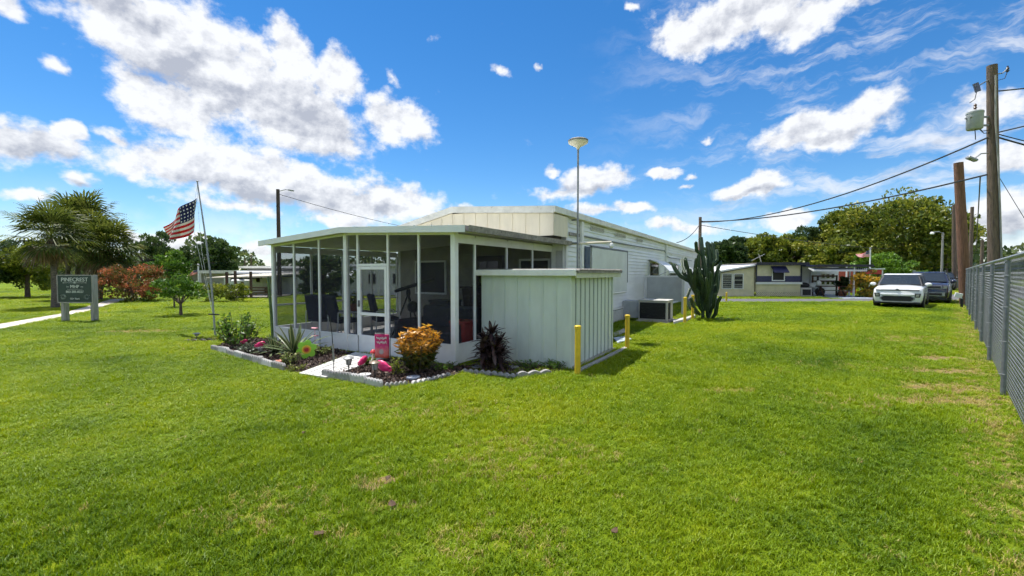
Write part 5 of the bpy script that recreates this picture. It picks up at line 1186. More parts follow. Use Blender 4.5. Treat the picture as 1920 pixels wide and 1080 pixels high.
# carport
XR = hx(1603)
MB().box(X1+.1, XR+.25, -1.2, 4.5, hz(499.5), hz(497.5)).build('carport_roof', navy, fh)
MB().box(X1+.1, XR+.25, -1.24, -1.202, hz(501), hz(496.5)).build('roof_fascia', M['navy_dark'], fh)
MB().prismx([(-.6, hz(502)), (-1.15, hz(506)), (-1.15, hz(509)), (-1.1, hz(509)), (-.6, hz(504))], X1+.12, XR-.1).build('carport_awning', whitew, fh)
MB().box(X1+.1, hx(1572, 3), 3.0, 3.1, .02, hz(500)).build('carport_back_wall', whitew, fh)
dd = MB().box(hx(1519, 3), hx(1536, 3), 2.93, 2.998, .05, hz(507)).build('carport_door', mat('door_white', (.62, .67, .74), .4, .05, 4), fh)
MB().box(hx(1530, 3), hx(1534, 3), 2.92, 2.928, hz(527), hz(519)).build('pane', dark, dd)
for row in ((513, 522), (526, 534)):
    for a in (1539, 1548, 1557):
        w_ = MB().box(hx(a, 3), hx(a+7, 3), 2.95, 2.998, hz(row[1], 3), hz(row[0], 3)).build('window', mat('window_pale', (.55, .55, .50), .5, .08, 6), fh)
        MB().box(hx(a+1, 3), hx(a+6, 3), 2.94, 2.948, hz(row[1]-1, 3), hz(row[0]+1, 3)).build('pane', glass, w_)
for px, dy in ((1601, -1.1), (1592.5, .6), (1587, 2.9)): MB().box(hx(px, dy)-.04, hx(px, dy)+.04, dy-.04, dy+.04, .0, hz(499.5)).build('carport_post', whitew, fh)
for k in range(7): MB().tube([(hx(1585) + k*.13, -1.05, hz(510)), (hx(1585) + k*.13, -1.05, hz(502))], .02, 5).build('trellis_bar', M['navy_dark'], fh)
MB().box(hx(1585)-.1, hx(1601), -1.08, -1.02, hz(511), hz(510)).build('trellis_rail', M['navy_dark'], fh)
sheet('carport_slab', [(fo.x + X1 + .2, FYH + 3), (fo.x + X1 + 1.0, 27.7), (fo.x + XR + .6, 27.7), (fo.x + XR + .4, FYH + 3)], .03, mat('slab_bluegrey', (.42, .47, .56), .7, .08, 3), thick=.03)
# TV aerial on the roof
MB().tube([(hx(1458), 2, hz(492)), (hx(1452), 2, hz(474))], .025, 5).build('aerial_mast', galvl, fh)
MB().tube([(hx(1438), 2, hz(487)), (hx(1464), 2, hz(474))], .02, 5).build('aerial_boom', galvl, fh)
# red roofed shed behind the carport
rs = house_thing('red_shed', 'red sided shed glimpsed behind the carport', At(1580, 530, 36).x, 36)
MB().box(-.8, 1.1, 0, 2, .02, 1.9).build('wall', mat('red_wall', (.55, .10, .07), .6, .1, 3), rs); MB().box(-1.0, 3.2, -.3, 2.3, 1.92, 2.02).build('roof', whitew, rs)
MB().box(1.4, 3.0, -.2, -.12, 1.55, 1.9).build('red_awning', mat('red_cloth', (.55, .06, .05), .7, .1, 3), rs)
for x_ in (1.3, 3.05): MB().box(x_, x_+.08, -.2, -.12, 0, 1.9).build('post', whitew, rs)
# picnic bench, bin, motorbike, planters in the carport
tb = thing('picnic_table', 'dark wooden high-backed bench and table under the carport', 'table', (fo.x + hx(1556), FYH - .1, .03))
MB().box(-.85, .85, -.32, .32, .66, .72).build('table_top', deckw, tb)
for s in (-.7, .7): MB().bar((s, -.35, 0), (s, .0, .66), .08, .06).build('leg', deckw, tb); MB().bar((s, .35, 0), (s, 0, .66), .08, .06).build('leg', deckw, tb)
MB().box(-.85, .85, -.62, -.40, .40, .45).build('bench_seat', mat('bench_olive', (.12, .13, .07), .7, .15, 5), tb)
for z in (.98, 1.34): MB().box(-.9, .9, .60, .66, z, z+.10).build('back_rail', deckw, tb)
for s in (-.88, .82): MB().box(s, s+.08, .59, .67, 0, 1.45).build('back_post', deckw, tb)
bn = thing('air_cooler', 'small grey air unit at the corner of the navy house', 'air cooler', (fo.x + hx(1511), FYH + .2, .0))
MB().box(-.38, .38, -.3, .3, 0, .62).build('casing', acm, bn, bevel=.03); MB().box(-.28, .28, -.32, -.302, .1, .5).build('grille', dark, bn); MB().ball((0, 0, .78), (.36, .3, .2), 12, 6).build('cover', dark, bn, True)
mbk = thing('motorbike', 'white motorbike parked before the carport door', 'motorbike', (fo.x + hx(1530), FYH + .6, .03), R(35))
for y_ in (-.62, .62):
    w_ = MB().lathe([(.20, -.05), (.30, -.045), (.31, 0), (.30, .045), (.20, .05)], 18).rot(Matrix.Rotation(R(90), 3, 'Y')).move((0, y_, .31)).build('wheel', black, mbk, True); MB().lathe([(.03, -.03), (.19, -.02), (.19, .02), (.03, .03)], 14).rot(Matrix.Rotation(R(90), 3, 'Y')).move((0, y_, .31)).build('rim', galvl, w_, True)
MB().ball((0, -.15, .72), (.17, .38, .2), 12, 7).build('tank', whitep, mbk, True); MB().ball((0, .35, .68), (.14, .36, .10), 10, 6).build('seat', black, mbk, True); MB().ball((0, -.52, .88), (.2, .16, .22), 10, 6).build('fairing', whitep, mbk, True)
MB().box(-.15, .15, -.3, .35, .25, .6).build('engine', steel, mbk, bevel=.05); MB().tube([(-.3, -.4, 1.0), (0, -.48, .98), (.3, -.4, 1.0)], .02, 6).build('handlebar', black, mbk)
for s in (-.09, .09): MB().tube([(s, -.45, .9), (s, -.62, .31)], .025, 6).build('fork', steel, mbk)
for i, (px, lab) in enumerate(((1578, 'leafy potted plant at the right of the picnic bench'), (1589, 'dark potted shrub by the carport post'))):
    pt = thing('potted_plant', lab, 'plant', (fo.x + hx(px), FYH + .3*i, .03)); MB().lathe([(.14, 0), (.2, .3), (.22, .32), (.18, .33)], 12).build('pot', mat('terracotta', (.35, .14, .08), .8, .1, 6), pt, True)
    P_, T_, O_, _c = crown((0, 0, .85), (.35, .3, .5), 20, 40, .16, 300+i); leaves('foliage', lf_dark, pt, P_, .12, 2, .2, O_, 5+i, rnd=T_)
# --- left neighbours: far white home with carport and brown deck
lx = At(425, 530, 30).x
lh = house_thing('neighbour_home', 'low white neighbour home with flat awning roof behind the brown deck', lx, 30)
qx = lambda px, dy=0: At(px, 530, 30 + dy).x - lx
qz = lambda py, dy=0: At(470, py, 30 + dy).z
MB().box(qx(420, 3), qx(560, 3), 3, 7, .02, qz(519, 3)).build('wall', whitew, lh)
MB().add([(qx(396), -.6, qz(522)), (qx(512), -.6, qz(520)), (qx(512), 4, qz(515)), (qx(425), 4, qz(515)), (qx(396), -.6, qz(520.5)), (qx(512), -.6, qz(517)), (qx(512), 4, qz(512)), (qx(425), 4, qz(512))], [(3,2,1,0),(4,5,6,7),(0,1,5,4),(1,2,6,5),(2,3,7,6),(3,0,4,7)]).build('awning_roof', mat('awning_tan', (.50, .45, .36), .6, .08, 3), lh)
MB().box(qx(430, 4), qx(560, 4), 4.02, 7.2, qz(513, 4), qz(509, 4)).build('roof', roofw, lh)
for a in (432, 448, 480): w_ = MB().box(qx(a, 3), qx(a+9, 3), 2.95, 2.998, .9, 1.6).build('window', whitew, lh); MB().box(qx(a+1, 3), qx(a+8, 3), 2.94, 2.948, .95, 1.55).build('pane', glass, w_)
l2 = house_thing('neighbour_home', 'far white roofed home partly hidden behind the small lawn tree', At(385, 530, 42).x, 42)
zz2 = At(385, 507, 42).z
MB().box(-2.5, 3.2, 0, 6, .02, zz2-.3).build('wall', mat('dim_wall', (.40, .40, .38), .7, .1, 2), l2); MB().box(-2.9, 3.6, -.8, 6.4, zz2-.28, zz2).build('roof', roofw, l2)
for a in (-2.8, 0, 3.4): MB().box(a, a+.1, -.75, -.65, 0, zz2-.28).build('post', whitew, l2)
dk = thing('wooden_deck', 'dark brown wooden deck with rails beside the far white home', 'deck', (lx, 28.2, 0))
dqx = lambda px: At(px, 540, 28.2).x - lx
dqz = lambda py: At(460, py, 28.2).z
MB().box(dqx(424), dqx(508), 0, 2.6, .05, dqz(556)).build('platform', mat('deck_grey', (.30, .27, .24), .8, .1, 4), dk)
for px, pt in ((426, 510), (442, 508), (455, 528), (471, 509), (504, 537)): MB().box(dqx(px)-.06, dqx(px)+.06, -.08, .04, 0, dqz(pt)).build('post', deckw, dk)
for py in (539, 544, 549): MB().box(dqx(426), dqx(506), -.13, -.085, dqz(py+1.6), dqz(py-1.2)).build('rail', deckw, dk)
van = thing('parked_van', 'white van parked beyond the brown deck', 'van', (At(487, 545, 34).x, 34, 0), R(8))
MB().prismx([(-1.1, .35), (1.2, .35), (1.2, 1.75), (-.55, 1.8), (-.8, 1.2), (-1.1, 1.1)], -1.6, 1.6).build('body', whitep, van, bevel=.08)
for a in (-1.1, 1.1): MB().lathe([(.2, -.1), (.34, -.09), (.34, .09), (.2, .1)], 14).rot(Matrix.Rotation(R(90), 3, 'X')).move((a, -1.05, .34)).build('wheel', black, van, True)
MB().box(-1.2, .6, -1.115, -1.105, 1.2, 1.6).build('side_window', carglass, van)
# neighbour seen through the porch screens
nY = 31; n0 = At(640, 540, nY); nh = house_thing('neighbour_home', 'white neighbour home with white awning seen through the porch screens', n0.x, nY, R(4))
nxx = lambda px: At(px, 540, nY).x - n0.x
MB().box(nxx(622), nxx(860), .02, 5, .02, 2.10).build('wall', whitew, nh)
MB().box(nxx(600), nxx(870), -.4, 5.3, 2.11, 2.28).build('roof', roofw, nh)
MB().prismx([(0, 2.0), (-1.5, 1.45), (-1.5, 1.38), (0, 1.9)], nxx(625), nxx(672)).build('awning', whitew, nh)
for a in (690, 735, 752, 769, 786): w_ = MB().box(nxx(a), nxx(a+14), -.05, .018, .85, 1.6).build('window', greywood, nh); MB().box(nxx(a+1), nxx(a+13), -.06, -.052, .9, 1.55).build('pane', dark, w_)
for a in (715, 725, 800, 815): MB().box(nxx(a), nxx(a)+.09, -1.3, -1.21, 0, 2.1).build('post', whitew, nh)
MB().box(nxx(690), nxx(830), -1.35, -1.25, .5, .56).build('rail', whitew, nh)
n2 = house_thing('neighbour_home', 'grey trailer home seen through the left porch screens', At(560, 540, 36).x, 36)
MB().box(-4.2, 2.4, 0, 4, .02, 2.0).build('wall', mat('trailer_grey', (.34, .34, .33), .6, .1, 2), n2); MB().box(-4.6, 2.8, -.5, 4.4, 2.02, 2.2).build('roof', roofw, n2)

# ================================================================ cars
def loft(mb, secs):
    n = len(secs[0]); vs = [p for s in secs for p in s]; fs = []
    for i in range(len(secs)-1):
        for k in range(n): fs.append((i*n+k, i*n+(k+1) % n, (i+1)*n+(k+1) % n, (i+1)*n+k))
    fs += [tuple(range(n)), tuple((len(secs)-1)*n+k for k in reversed(range(n)))]; mb.add(vs, fs); return mb
def csec(y, hw, z0, z1, crown_=.03):
    return [(-hw*.90, y, z0), (hw*.90, y, z0), (hw*.98, y, z0+.16), (hw, y, (z0+z1)/2), (hw*.97, y, z1-.10), (hw*.86, y, z1-.01), (hw*.4, y, z1+crown_), (-hw*.4, y, z1+crown_), (-hw*.86, y, z1-.01), (-hw*.97, y, z1-.10), (-hw, y, (z0+z1)/2), (-hw*.98, y, z0+.16)]
def car(label, loc, rz, paint, style):
    t = thing('parked_car', label, 'car', loc, rz); W2, L, H = (.90, 4.2, 1.60) if style == 'boxy' else (.92, 4.3, 1.70)
    hz_ = .98 if style == 'boxy' else 1.06
    st_ = [(0, W2*.86, .30, hz_-.16), (.06, W2*.92, .26, hz_-.06), (.25, W2*.98, .24, hz_), (.9, W2, .24, hz_+.05), (1.2, W2, .24, hz_+.07), (2.4, W2, .24, hz_+.08), (3.7, W2*.99, .24, hz_+.08), (4.05, W2*.96, .26, hz_+.04), (L, W2*.88, .32, hz_-.04)]
    loft(MB(), [csec(*s) for s in st_]).build('body', paint, t, True, .03)
    zb = hz_ + .06; rw, bw = W2*.74, W2*.93
    ysA, ysB, ysC, ysD = 1.0, 1.62, L-.55, L-.12
    def gs(y, w_, z, zb_): return [(-w_, y, z), (w_, y, z)]
    cab = MB().add([(-bw, ysA, zb-.02), (bw, ysA, zb-.02), (bw, ysD, zb-.02), (-bw, ysD, zb-.02), (-rw, ysB, H-.06), (rw, ysB, H-.06), (rw, ysC, H-.04), (-rw, ysC, H-.04)], [(0,1,5,4),(1,2,6,5),(2,3,7,6),(3,0,4,7),(4,5,6,7),(3,2,1,0)])
    cab.build('cabin', black if style == 'boxy' else paint, t, False, .03)
    MB().add([(-rw-.01, ysB-.06, H-.055), (rw+.01, ysB-.06, H-.055), (rw+.01, ysC+.06, H-.03), (-rw-.01, ysC+.06, H-.03), (-rw*.9, ysB+.05, H), (rw*.9, ysB+.05, H), (rw*.9, ysC-.05, H+.005), (-rw*.9, ysC-.05, H+.005)], [(0,1,5,4),(1,2,6,5),(2,3,7,6),(3,0,4,7),(4,5,6,7),(3,2,1,0)]).build('roof', paint, t, True, .02)
    def lerpq(f, s): 
        y = ysA + (ysB-ysA)*f; z = zb-.02 + (H-.04-zb)*f; w_ = bw + (rw-bw)*f; return (s*w_, y, z)
    nv = Vector((0, -(H-zb), ysB-ysA)).normalized()*.045
    q = [Vector(lerpq(.08, -.90)) + nv, Vector(lerpq(.08, .90)) + nv, Vector(lerpq(.93, .90)) + nv, Vector(lerpq(.93, -.90)) + nv]
    wsd = MB().add([tuple(p) for p in q] + [tuple(p - nv*.5) for p in q], [(0,1,2,3),(7,6,5,4),(0,4,5,1),(1,5,6,2),(2,6,7,3),(3,7,4,0)]).build('windshield', carglass, t)
    for s in (-1, 1):
        for ya, yb in ((ysB-.02, 2.45), (2.55, ysC-.02)):
            f0, f1 = .14, .86; wa = (bw + (rw-bw)*f0)*1.006 + .03; wb = (bw + (rw-bw)*f1)*1.006 + .03; za, zc = zb + (H-.06-zb)*f0, zb + (H-.06-zb)*f1
            MB().add([(s*wa, ya-.25 if ya < 2 else ya, za), (s*wa, yb, za), (s*wb, yb, zc), (s*wb, ya+.05, zc), (s*(wa-.02), ya-.25 if ya < 2 else ya, za), (s*(wa-.02), yb, za), (s*(wb-.02), yb, zc), (s*(wb-.02), ya+.05, zc)], [(0,1,2,3),(7,6,5,4),(0,4,5,1),(1,5,6,2),(2,6,7,3),(3,7,4,0)]).build('side_window', carglass, t)
        m_ = MB().ball((s*(W2+.10), 1.15, zb+.06), (.13, .08, .085), 12, 7).build('mirror', paint, t, True); MB().bar((s*(W2-.02), 1.17, zb+.01), (s*(W2+.06), 1.16, zb+.03), .04, .05).build('mirror_arm', black, m_)
        for yw in (.78, 3.35):
            wh = MB().lathe([(.20, -.11), (.30, -.115), (.335, -.08), (.34, 0), (.335, .08), (.30, .115), (.20, .11)], 24).rot(Matrix.Rotation(R(90), 3, 'Y')).move((s*(W2-.11), yw, .34)).build('wheel', black, t, True)
            MB().lathe([(.03, .10), (.12, .112), (.21, .10), (.21, -.05)], 20).rot(Matrix.Rotation(R(90)*s, 3, 'Y')).move((s*(W2-.115), yw, .34)).build('rim', galvl, wh, True)
            ar = MB(); ar.prismx([(yw + .42*math.cos(a), .30 + .42*math.sin(a)) for a in np.arange(0, 3.15, .26)], s*(W2-.18), s*(W2+.012)); ar.build('wheel_arch', black, t)
    MB().box(-W2*.9, W2*.9, -.02, L+.0, .20, .30).build('sill', black, t, bevel=.03)
    F0 = -.035
    def plate(pts, name, m, y0=F0, y1=.06, par=t): return MB().prismy(pts, y0, y1).build(name, m, par, bevel=.006)
    if style == 'boxy':
        plate([(-.74, .815), (.74, .815), (.78, .86), (-.78, .86)], 'headlight_strip', black, -.012, .06)
        gr = plate([(-.50, .31), (.50, .31), (.64, .46), (.50, .60), (-.50, .60), (-.64, .46)], 'grille_surround', galvl, -.03); plate([(-.47, .34), (.47, .34), (.59, .46), (.47, .565), (-.47, .565), (-.59, .46)], 'grille', dark, -.045, .0, gr)
        plate([(-.46, .585), (.46, .585), (.60, .66), (-.60, .66)], 'grille_lip', M['white_paint'], -.05, .0)
        for s in (-1, 1):
            hl = plate([(s*.60, .52), (s*.78, .52), (s*.82, .70), (s*.62, .70)], 'lamp_pod', black, -.02, .12); plate([(s*.64, .56), (s*.75, .56), (s*.77, .66), (s*.66, .66)], 'lamp', mat('lamp_lens', (.35, .36, .34), .15, .1, 8), -.028, .0, hl)
        plate([(math.cos(a)*.055, .885 + math.sin(a)*.03) for a in np.arange(0, 6.28, .6)], 'emblem', steel, -.02, .1)
        plate([(-.70, .22), (.70, .22), (.66, .30), (-.66, .30)], 'lower_lip', black, -.02)
        plate([(-.6, .31), (.6, .31), (.56, .285), (-.56, .285)], 'silver_trim', galvl, -.055, .0)
    else:
        gr = plate([(-.62, .80), (.62, .80), (.64, .84), (.60, .97), (-.60, .97), (-.64, .84)], 'grille_surround', galvl, -.03); plate([(-.58, .83), (.58, .83), (.56, .945), (-.56, .945)], 'grille', dark, -.04, .0, gr)
        for s in (-1, 1): plate([(s*.66, .80), (s*.80, .82), (s*.82, .96), (s*.66, .97)], 'headlight', mat('lamp_lens', (.35, .36, .34), .15, .1, 8), -.02, .14)
        lo = plate([(-.72, .42), (.72, .42), (.74, .62), (-.74, .62)], 'bumper_trim', galvl, -.03); plate([(-.62, .46), (.62, .46), (.62, .58), (-.62, .58)], 'lower_grille', dark, -.045, .0, lo)
        for s in (-1, 1): MB().tube([(s*rw*.95, ysB+.1, H+.05), (s*rw*.95, ysC, H+.05)], .018, 6).build('roof_rail', galvl, t)
    return t
carw = mat('car_white', (.78, .79, .80), .22, .02, 3, coat=.6); carn = mat('car_navy', (.016, .018, .045), .2, .05, 3, coat=.7); cark = mat('car_black', (.01, .01, .011), .25, .05, 3, coat=.6)
c1 = G(1681, 578); car('white boxy hatchback parked nose towards the camera on the grass', c1 + Vector((0, 0, 0)), R(-46), carw, 'boxy')
c2 = G(1735, 569.5); car('dark navy sport utility car parked behind the white hatchback', c2, R(-46), carn, 'suv')
c3 = At(1765, 530, 41); car('black car parked farther off beside the fence poles', (c3.x, 41, 0), R(-46), cark, 'suv')

# ================================================================ porch furniture
def WU_(u, v, z=.06): return W(u, v, z)
navyc = mat('navy_cushion', (.03, .035, .06), .85, .15, 8, bump=.3, bscale=50)
def chair(label, u, v, rz):
    o = thing('patio_chair', label, 'chair', WU_(u, v), RZ + rz, 'navy patio chairs')
    MB().box(-.28, .28, -.28, .28, .38, .48).build('seat', navyc, o, bevel=.03); MB().obox((0, .30, .76), (.54, .10, .60), (R(-12), 0, 0)).build('backrest', navyc, o, bevel=.04)
    for s in (-.30, .30):
        MB().tube([(s, -.28, .62), (s, .28, .64)], .018, 6).build('armrest', whitep, o); MB().tube([(s, -.28, .62), (s, -.26, 0)], .014, 6).build('leg', whitep, o); MB().tube([(s, .28, .64), (s, .30, 0)], .014, 6).build('leg', whitep, o)
chair('navy cushioned patio chair nearest the left porch screens', -4.85, .95, R(200)); chair('navy cushioned patio chair by the plant table', -4.15, 1.0, R(165)); chair('navy patio chair seen through the door screen', -3.55, 1.75, R(150))
tb2 = thing('side_table', 'small grey porch table holding a flower pot', 'table', WU_(-4.45, 1.55), RZ)
MB().box(-.4, .4, -.3, .3, .56, .6).build('table_top', greywood, tb2, bevel=.01)
for a in (-.35, .35):
    for b in (-.25, .25): MB().box(a-.02, a+.02, b-.02, b+.02, 0, .56).build('leg', whitep, tb2)
fpz = thing('flower_pot', 'flower pot with dark leafy plant on the porch table', 'pot', WU_(-4.45, 1.55, .662), RZ)
MB().lathe([(.09, 0), (.13, .16), (.14, .18), (.10, .18)], 12).build('pot', mat('terracotta', (.35, .14, .08), .8, .1, 6), fpz, True)
P_, T_, O_, _c = crown((0, 0, .30), (.22, .2, .15), 16, 30, .09, 333); leaves('foliage', lf_flower, fpz, P_, .07, 2, .2, O_, 5, rnd=T_*.7)
tp = thing('tripod_telescope', 'black tripod with a long tube standing in the porch', 'tripod', WU_(-3.2, 2.2), RZ)
for a in (0, 2.1, 4.2): MB().tube([(0, 0, 1.05), (.42*math.cos(a), .42*math.sin(a), 0)], .018, 6).build('leg', black, tp)
MB().lathe([(.05, 1.0), (.06, 1.08), (.04, 1.16)], 10).build('head', black, tp, True); MB().tube([(-.45, 0, 1.10), (.75, .1, 1.42)], .045, 10).build('telescope_tube', black, tp, True); MB().ball((.25, -.1, .72), (.16, .14, .15), 10, 7).build('bag', black, tp, True)
sf = thing('covered_sofa', 'dark grey covered sofa along the porch front', 'sofa', WU_(-1.05, .75), RZ)
gc = mat('sofa_cover', (.055, .06, .07), .9, .15, 5, bump=.4, bscale=14)
MB().box(-.75, .75, -.35, .40, .0, .45).build('seat', gc, sf, bevel=.06); MB().box(-.75, .75, .40, .62, 0, .88).build('backrest', gc, sf, bevel=.07)
for s in (-.85, .75): MB().box(s, s+.12, -.35, .6, 0, .62).build('armrest', gc, sf, bevel=.04)
for u, v, sz_, m_, lab in ((-1.75, 1.9, (.6, .45, .9), mat('dark_bin', (.04, .04, .05), .5, .1, 5), 'tall black storage bin behind the sofa'), (-.75, 1.95, (.55, .42, .75), mat('grey_bin', (.28, .30, .33), .5, .1, 5), 'grey storage bin at the porch back'), (-.28, .62, (.35, .4, .62), mat('red_bin', (.42, .04, .03), .45, .1, 5), 'red storage tub behind the right porch screen'), (-.9, 2.7, (1.6, .5, 1.2), mat('brown_cabinet', (.07, .04, .035), .6, .15, 5), 'dark brown cabinet against the house wall'), (-2.6, 2.9, (.8, .5, .62), mat('dark_bin', (.04, .04, .05), .5, .1, 5), 'low black chest beside the house door')):
    o = thing('storage_bin' if 'cabinet' not in lab and 'chest' not in lab else 'cabinet', lab, 'bin' if 'cabinet' not in lab and 'chest' not in lab else 'cabinet', WU_(u, v), RZ); a, b, c = sz_
    MB().add([(-a*.42, -b*.42, 0), (a*.42, -b*.42, 0), (a*.42, b*.42, 0), (-a*.42, b*.42, 0), (-a/2, -b/2, c), (a/2, -b/2, c), (a/2, b/2, c), (-a/2, b/2, c)], [(3,2,1,0),(4,5,6,7),(0,1,5,4),(1,2,6,5),(2,3,7,6),(3,0,4,7)]).build('tub', m_, o, bevel=.015)
    MB().box(-a*.53, a*.53, -b*.53, b*.53, c+.002, c+.05).build('lid', m_, o, bevel=.012)
# stray dead leaves on the lawn
lvm = mat('dead_leaf', (.10, .055, .025), .8, .2, 20)
for i, (px, py, s, lab) in enumerate(((735, 955, .075, 'curled brown dead leaf on the lawn, right of centre'), (1152, 1006, .06, 'reddish dead leaf lying near the bottom of the lawn'), (598, 1011, .08, 'flat tan dead leaf at the lower left of the lawn'), (728, 905, .06, 'dry leaf on the brown patch of lawn'), (570, 818, .05, 'small dark leaf on the lawn below the left bed'))):
    b = G(px, py); g_ = random.Random(i); mb = MB(); pts = []
    for k in range(9): f = k/8; w_ = math.sin(math.pi*f)*s*.35; pts.append((f, w_))
    s *= .55
    vs = [((f-.5)*s*2, w_, .016 + .007*math.cos(f*5+i)) for f, w_ in pts] + [((f-.5)*s*2, 0, .010 + .007*math.cos(f*5+i)) for f, w_ in pts] + [((f-.5)*s*2, -w_, .016 + .007*math.cos(f*5+i)) for f, w_ in pts]
    fs = [(k, k+1, 9+k+1, 9+k) for k in range(8)] + [(9+k, 9+k+1, 18+k+1, 18+k) for k in range(8)]
    o = mb.add(vs, fs).build('dead_leaf', lvm, None, True, 0, b + Vector((0, 0, .025))); o.rotation_euler = (0, 0, g_.uniform(0, 6)); sm_ = o.modifiers.new('solid', 'SOLIDIFY'); sm_.thickness = .002; tag(o, lab, 'leaf', 'dead leaves on the lawn')
# ================================================================ grass: tufts over the lawn, one object nobody could count
def vnoise(x, y, s, seed):
    def h(i, j): 
        n = np.sin(i*127.1 + j*311.7 + seed*74.7) * 43758.5453; return n - np.floor(n)
    X = x/s; Y = y/s; i = np.floor(X); j = np.floor(Y); fx = X-i; fy = Y-j; fx = fx*fx*(3-2*fx); fy = fy*fy*(3-2*fy)
    return (h(i, j)*(1-fx) + h(i+1, j)*fx)*(1-fy) + (h(i, j+1)*(1-fx) + h(i+1, j+1)*fx)*fy
gr_ = np.random.default_rng(99)
bands = [(1.4, 4.5, 900, .62), (4.5, 8, 620, .80), (8, 14, 300, 1.05), (14, 24, 110, 1.6), (24, 46, 26, 2.8)]
px_, py_, ps_ = [], [], []
for y0, y1, dens_, sc_ in bands:
    w0 = 1.26*y1 + 1.0; n = int((y1-y0)*2*w0*dens_); y = gr_.uniform(y0, y1, n); x = gr_.uniform(-w0, w0, n); k = np.abs(x) < 1.26*y + 1.0; px_.append(x[k]); py_.append(y[k]); ps_.append(np.full(k.sum(), sc_))
gx_ = np.concatenate(px_); gy_ = np.concatenate(py_); gs_ = np.concatenate(ps_)
def uvpoly(pts): return [W(u, v) for u, v in pts]
excl = [uvpoly([(-5.4, -.03), (.02, -.03), (.02, .70), (1.93, .70), (1.93, 3.05), (.40, 3.05), (.40, 27.3), (-5.4, 27.3)]), bedL, bedR, path_poly, [Vector((p[0], p[1], 0)) for p in road_poly],
        [wl[0], wr[0], wr[1], wl[1]], [Vector((fo.x + X1 + .2, FYH + 3, 0)), Vector((fo.x + X1 + 1.0, 27.7, 0)), Vector((fo.x + XR + .6, 27.7, 0)), Vector((fo.x + XR + .4, FYH + 3, 0))], [W(.3, 8.6), W(2.0, 8.6), W(2.0, 9.8), W(.3, 9.8)],
        [Vector((36, 22, 0)), Vector((90, 64, 0)), Vector((150, 40, 0)), Vector((70, -20, 0))], [Vector((fo.x + XL - .3, FYH - .3, 0)), Vector((fo.x + XR, FYH - .3, 0)), Vector((fo.x + XR, 40, 0)), Vector((fo.x + XL - .3, 40, 0))]]
keep = np.ones(len(gx_), bool)
for p in excl: keep &= ~inpoly(gx_, gy_, p)
sb_ = inpoly(gx_, gy_, bedS) & (gr_.uniform(0, 1, len(gx_)) < .6); keep &= ~sb_
# bare dry patches: (px, py, radius m, strength)
dry = np.zeros(len(gx_))
for (qx_, qy_, rx_, ry_, st_) in DRY:
    c = G(qx_, qy_); dx_ = (gx_ - c.x)/rx_; dy_ = (gy_ - c.y)/ry_; d_ = dx_**2 + dy_**2 + (vnoise(gx_, gy_, .13, 5) - .5)*1.2
    dry = np.maximum(dry, st_*np.clip(1.3 - d_, 0, 1))
fd = (gx_ - gy_ - .75) * .7071                                    # distance from the fence line
dry = np.maximum(dry, np.clip(.55 - np.abs(fd + .15)*1.6, 0, .5))
keep &= gr_.uniform(0, 1, len(gx_)) > dry*.8
lo = vnoise(gx_, gy_, 2.6, 1)*.5 + vnoise(gx_, gy_, .9, 2)*.3 + vnoise(gx_, gy_, .3, 3)*.2
# mower stripes run away along the fence
ang = (gx_ - gy_)*.7071; stripe = .5 + .5*np.sin(ang*2*math.pi/1.15 + .8*vnoise(gx_, gy_, 3, 7))
fade = np.clip((ang + 6.5)/4, 0, 1)
tint = -.02 + .88*lo + .10*(stripe - .5)*fade + gr_.normal(0, .10, len(gx_)); tint = np.clip(tint, .02, .80); tint = np.where(gr_.uniform(0, 1, len(gx_)) < dry*.75 + .004, gr_.uniform(.86, 1.0, len(gx_)), tint)
tall = np.clip(.75 + .7*(vnoise(gx_, gy_, .55, 9) - .4) + .35*np.clip(ang + 5.2, 0, 1)*(ang < 1), .55, 1.5)*(1 - .45*np.clip(dry, 0, 1))
far_wgt = np.clip((gy_-10)/20, 0, 1)
gx_, gy_, gs_, tint, tall = gx_[keep], gy_[keep], gs_[keep], tint[keep], tall[keep]
n = len(gx_); rots = np.zeros((n, 3), np.float32); rots[:, 2] = gr_.uniform(0, 6.283, n); rots[:, 0] = gr_.normal(0, .12, n); rots[:, 1] = gr_.normal(0, .12, n)
s_ = gs_*gr_.uniform(.75, 1.3, n); scl_ = np.stack([s_, s_, np.minimum(s_, 1.15)*tall*gr_.uniform(.8, 1.2, n)], 1).astype(np.float32)
me = bpy.data.meshes.new('lawn_grass'); me.vertices.add(n); co_ = np.stack([gx_, gy_, np.full(n, .002)], 1).astype(np.float32); me.vertices.foreach_set('co', co_.ravel())
for nm, ty, arr in (('tint', 'FLOAT', tint.astype(np.float32)), ('rotv', 'FLOAT_VECTOR', rots), ('sclv', 'FLOAT_VECTOR', scl_), ('pick', 'INT', gr_.integers(0, 5, n).astype(np.int32))):
    a = me.attributes.new(nm, ty, 'POINT'); a.data.foreach_set('vector' if ty == 'FLOAT_VECTOR' else 'value', arr.ravel())
grass = bpy.data.objects.new('lawn_grass', me); C.objects.link(grass); tag(grass, 'short mown bright green grass covering the lawn', 'grass', kind='stuff')
def grass_mat():
    m = leafmat('grass_blade', (.060, .135, .004), (.345, .395, .010), (.46, .36, .14), attr='tint', at='INSTANCER', mid=(.215, .315, .005), transl=.38, rough=.5, spec=.25); return m
gm = grass_mat(); coll = bpy.data.collections.new('grass_tufts')
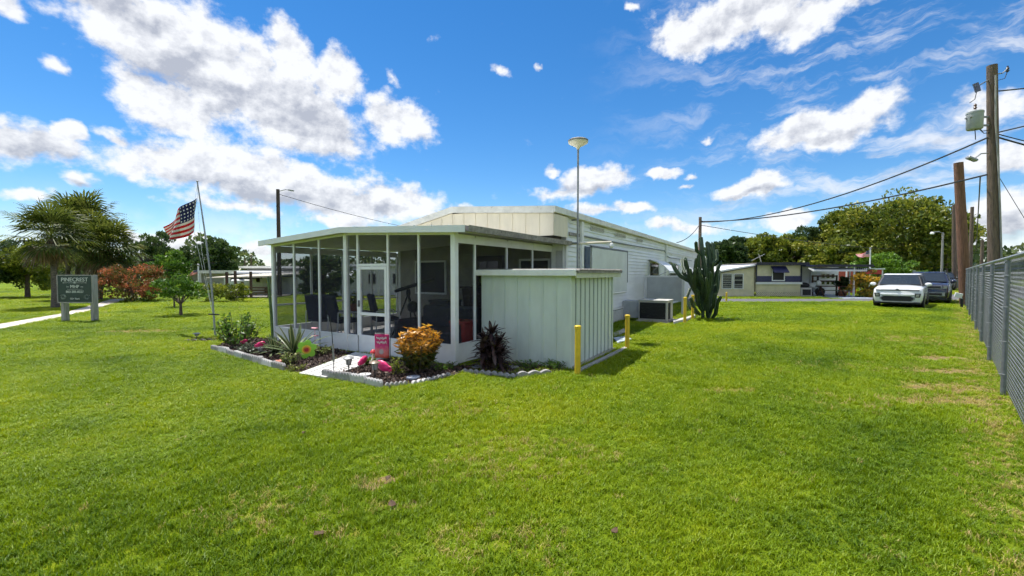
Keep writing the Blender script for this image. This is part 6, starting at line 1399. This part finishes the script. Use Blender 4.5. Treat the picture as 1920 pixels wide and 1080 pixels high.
for v_ in range(5):
    g_ = np.random.default_rng(500 + v_); V = []; Fc = []
    for k in range(15):
        a = g_.uniform(0, 6.283); r_ = .062*math.sqrt(g_.uniform(0, 1)); bx_, by_ = r_*math.cos(a), r_*math.sin(a); az = g_.uniform(0, 6.283); hgt = g_.uniform(.028, .062); ln_ = hgt*g_.uniform(.35, 1.25); w_ = g_.uniform(.0026, .0046)
        d = np.array((math.cos(az), math.sin(az))); s2 = np.array((-d[1], d[0])); i0 = len(V)
        for f, ww in ((0, 1), (.5, .9)): c = np.array((bx_, by_)) + d*ln_*f*f; z = hgt*(f*(1.15-.15*f)); V += [(*(c - s2*w_*ww), z), (*(c + s2*w_*ww), z)]
        c = np.array((bx_, by_)) + d*ln_; V.append((*c, hgt*g_.uniform(.75, 1.0))); Fc += [(i0, i0+1, i0+3, i0+2), (i0+2, i0+3, i0+4)]
    tm_ = bpy.data.meshes.new('grass_tuft'); tm_.from_pydata(V, [], Fc); tm_.update(); tm_.materials.append(gm); coll.objects.link(bpy.data.objects.new('grass_tuft', tm_))
ng = bpy.data.node_groups.new('grass_scatter', 'GeometryNodeTree'); ng.interface.new_socket('Geometry', in_out='INPUT', socket_type='NodeSocketGeometry'); ng.interface.new_socket('Geometry', in_out='OUTPUT', socket_type='NodeSocketGeometry')
gi = ng.nodes.new('NodeGroupInput'); go = ng.nodes.new('NodeGroupOutput'); iop = ng.nodes.new('GeometryNodeInstanceOnPoints'); ci_ = ng.nodes.new('GeometryNodeCollectionInfo'); ci_.inputs['Collection'].default_value = coll; ci_.inputs['Separate Children'].default_value = True; ci_.inputs['Reset Children'].default_value = True
def na(name, ty): k = ng.nodes.new('GeometryNodeInputNamedAttribute'); k.data_type = ty; k.inputs['Name'].default_value = name; return k.outputs['Attribute']
e2r = ng.nodes.new('FunctionNodeEulerToRotation'); m2p = ng.nodes.new('GeometryNodeMeshToPoints')
ng.links.new(gi.outputs[0], m2p.inputs['Mesh']); ng.links.new(m2p.outputs[0], iop.inputs['Points']); ng.links.new(ci_.outputs[0], iop.inputs['Instance']); iop.inputs['Pick Instance'].default_value = True
ng.links.new(na('pick', 'INT'), iop.inputs['Instance Index']); ng.links.new(na('rotv', 'FLOAT_VECTOR'), e2r.inputs[0]); ng.links.new(e2r.outputs[0], iop.inputs['Rotation']); ng.links.new(na('sclv', 'FLOAT_VECTOR'), iop.inputs['Scale']); ng.links.new(iop.outputs[0], go.inputs[0])
md = grass.modifiers.new('grass', 'NODES'); md.node_group = ng
print('grass tufts', n)
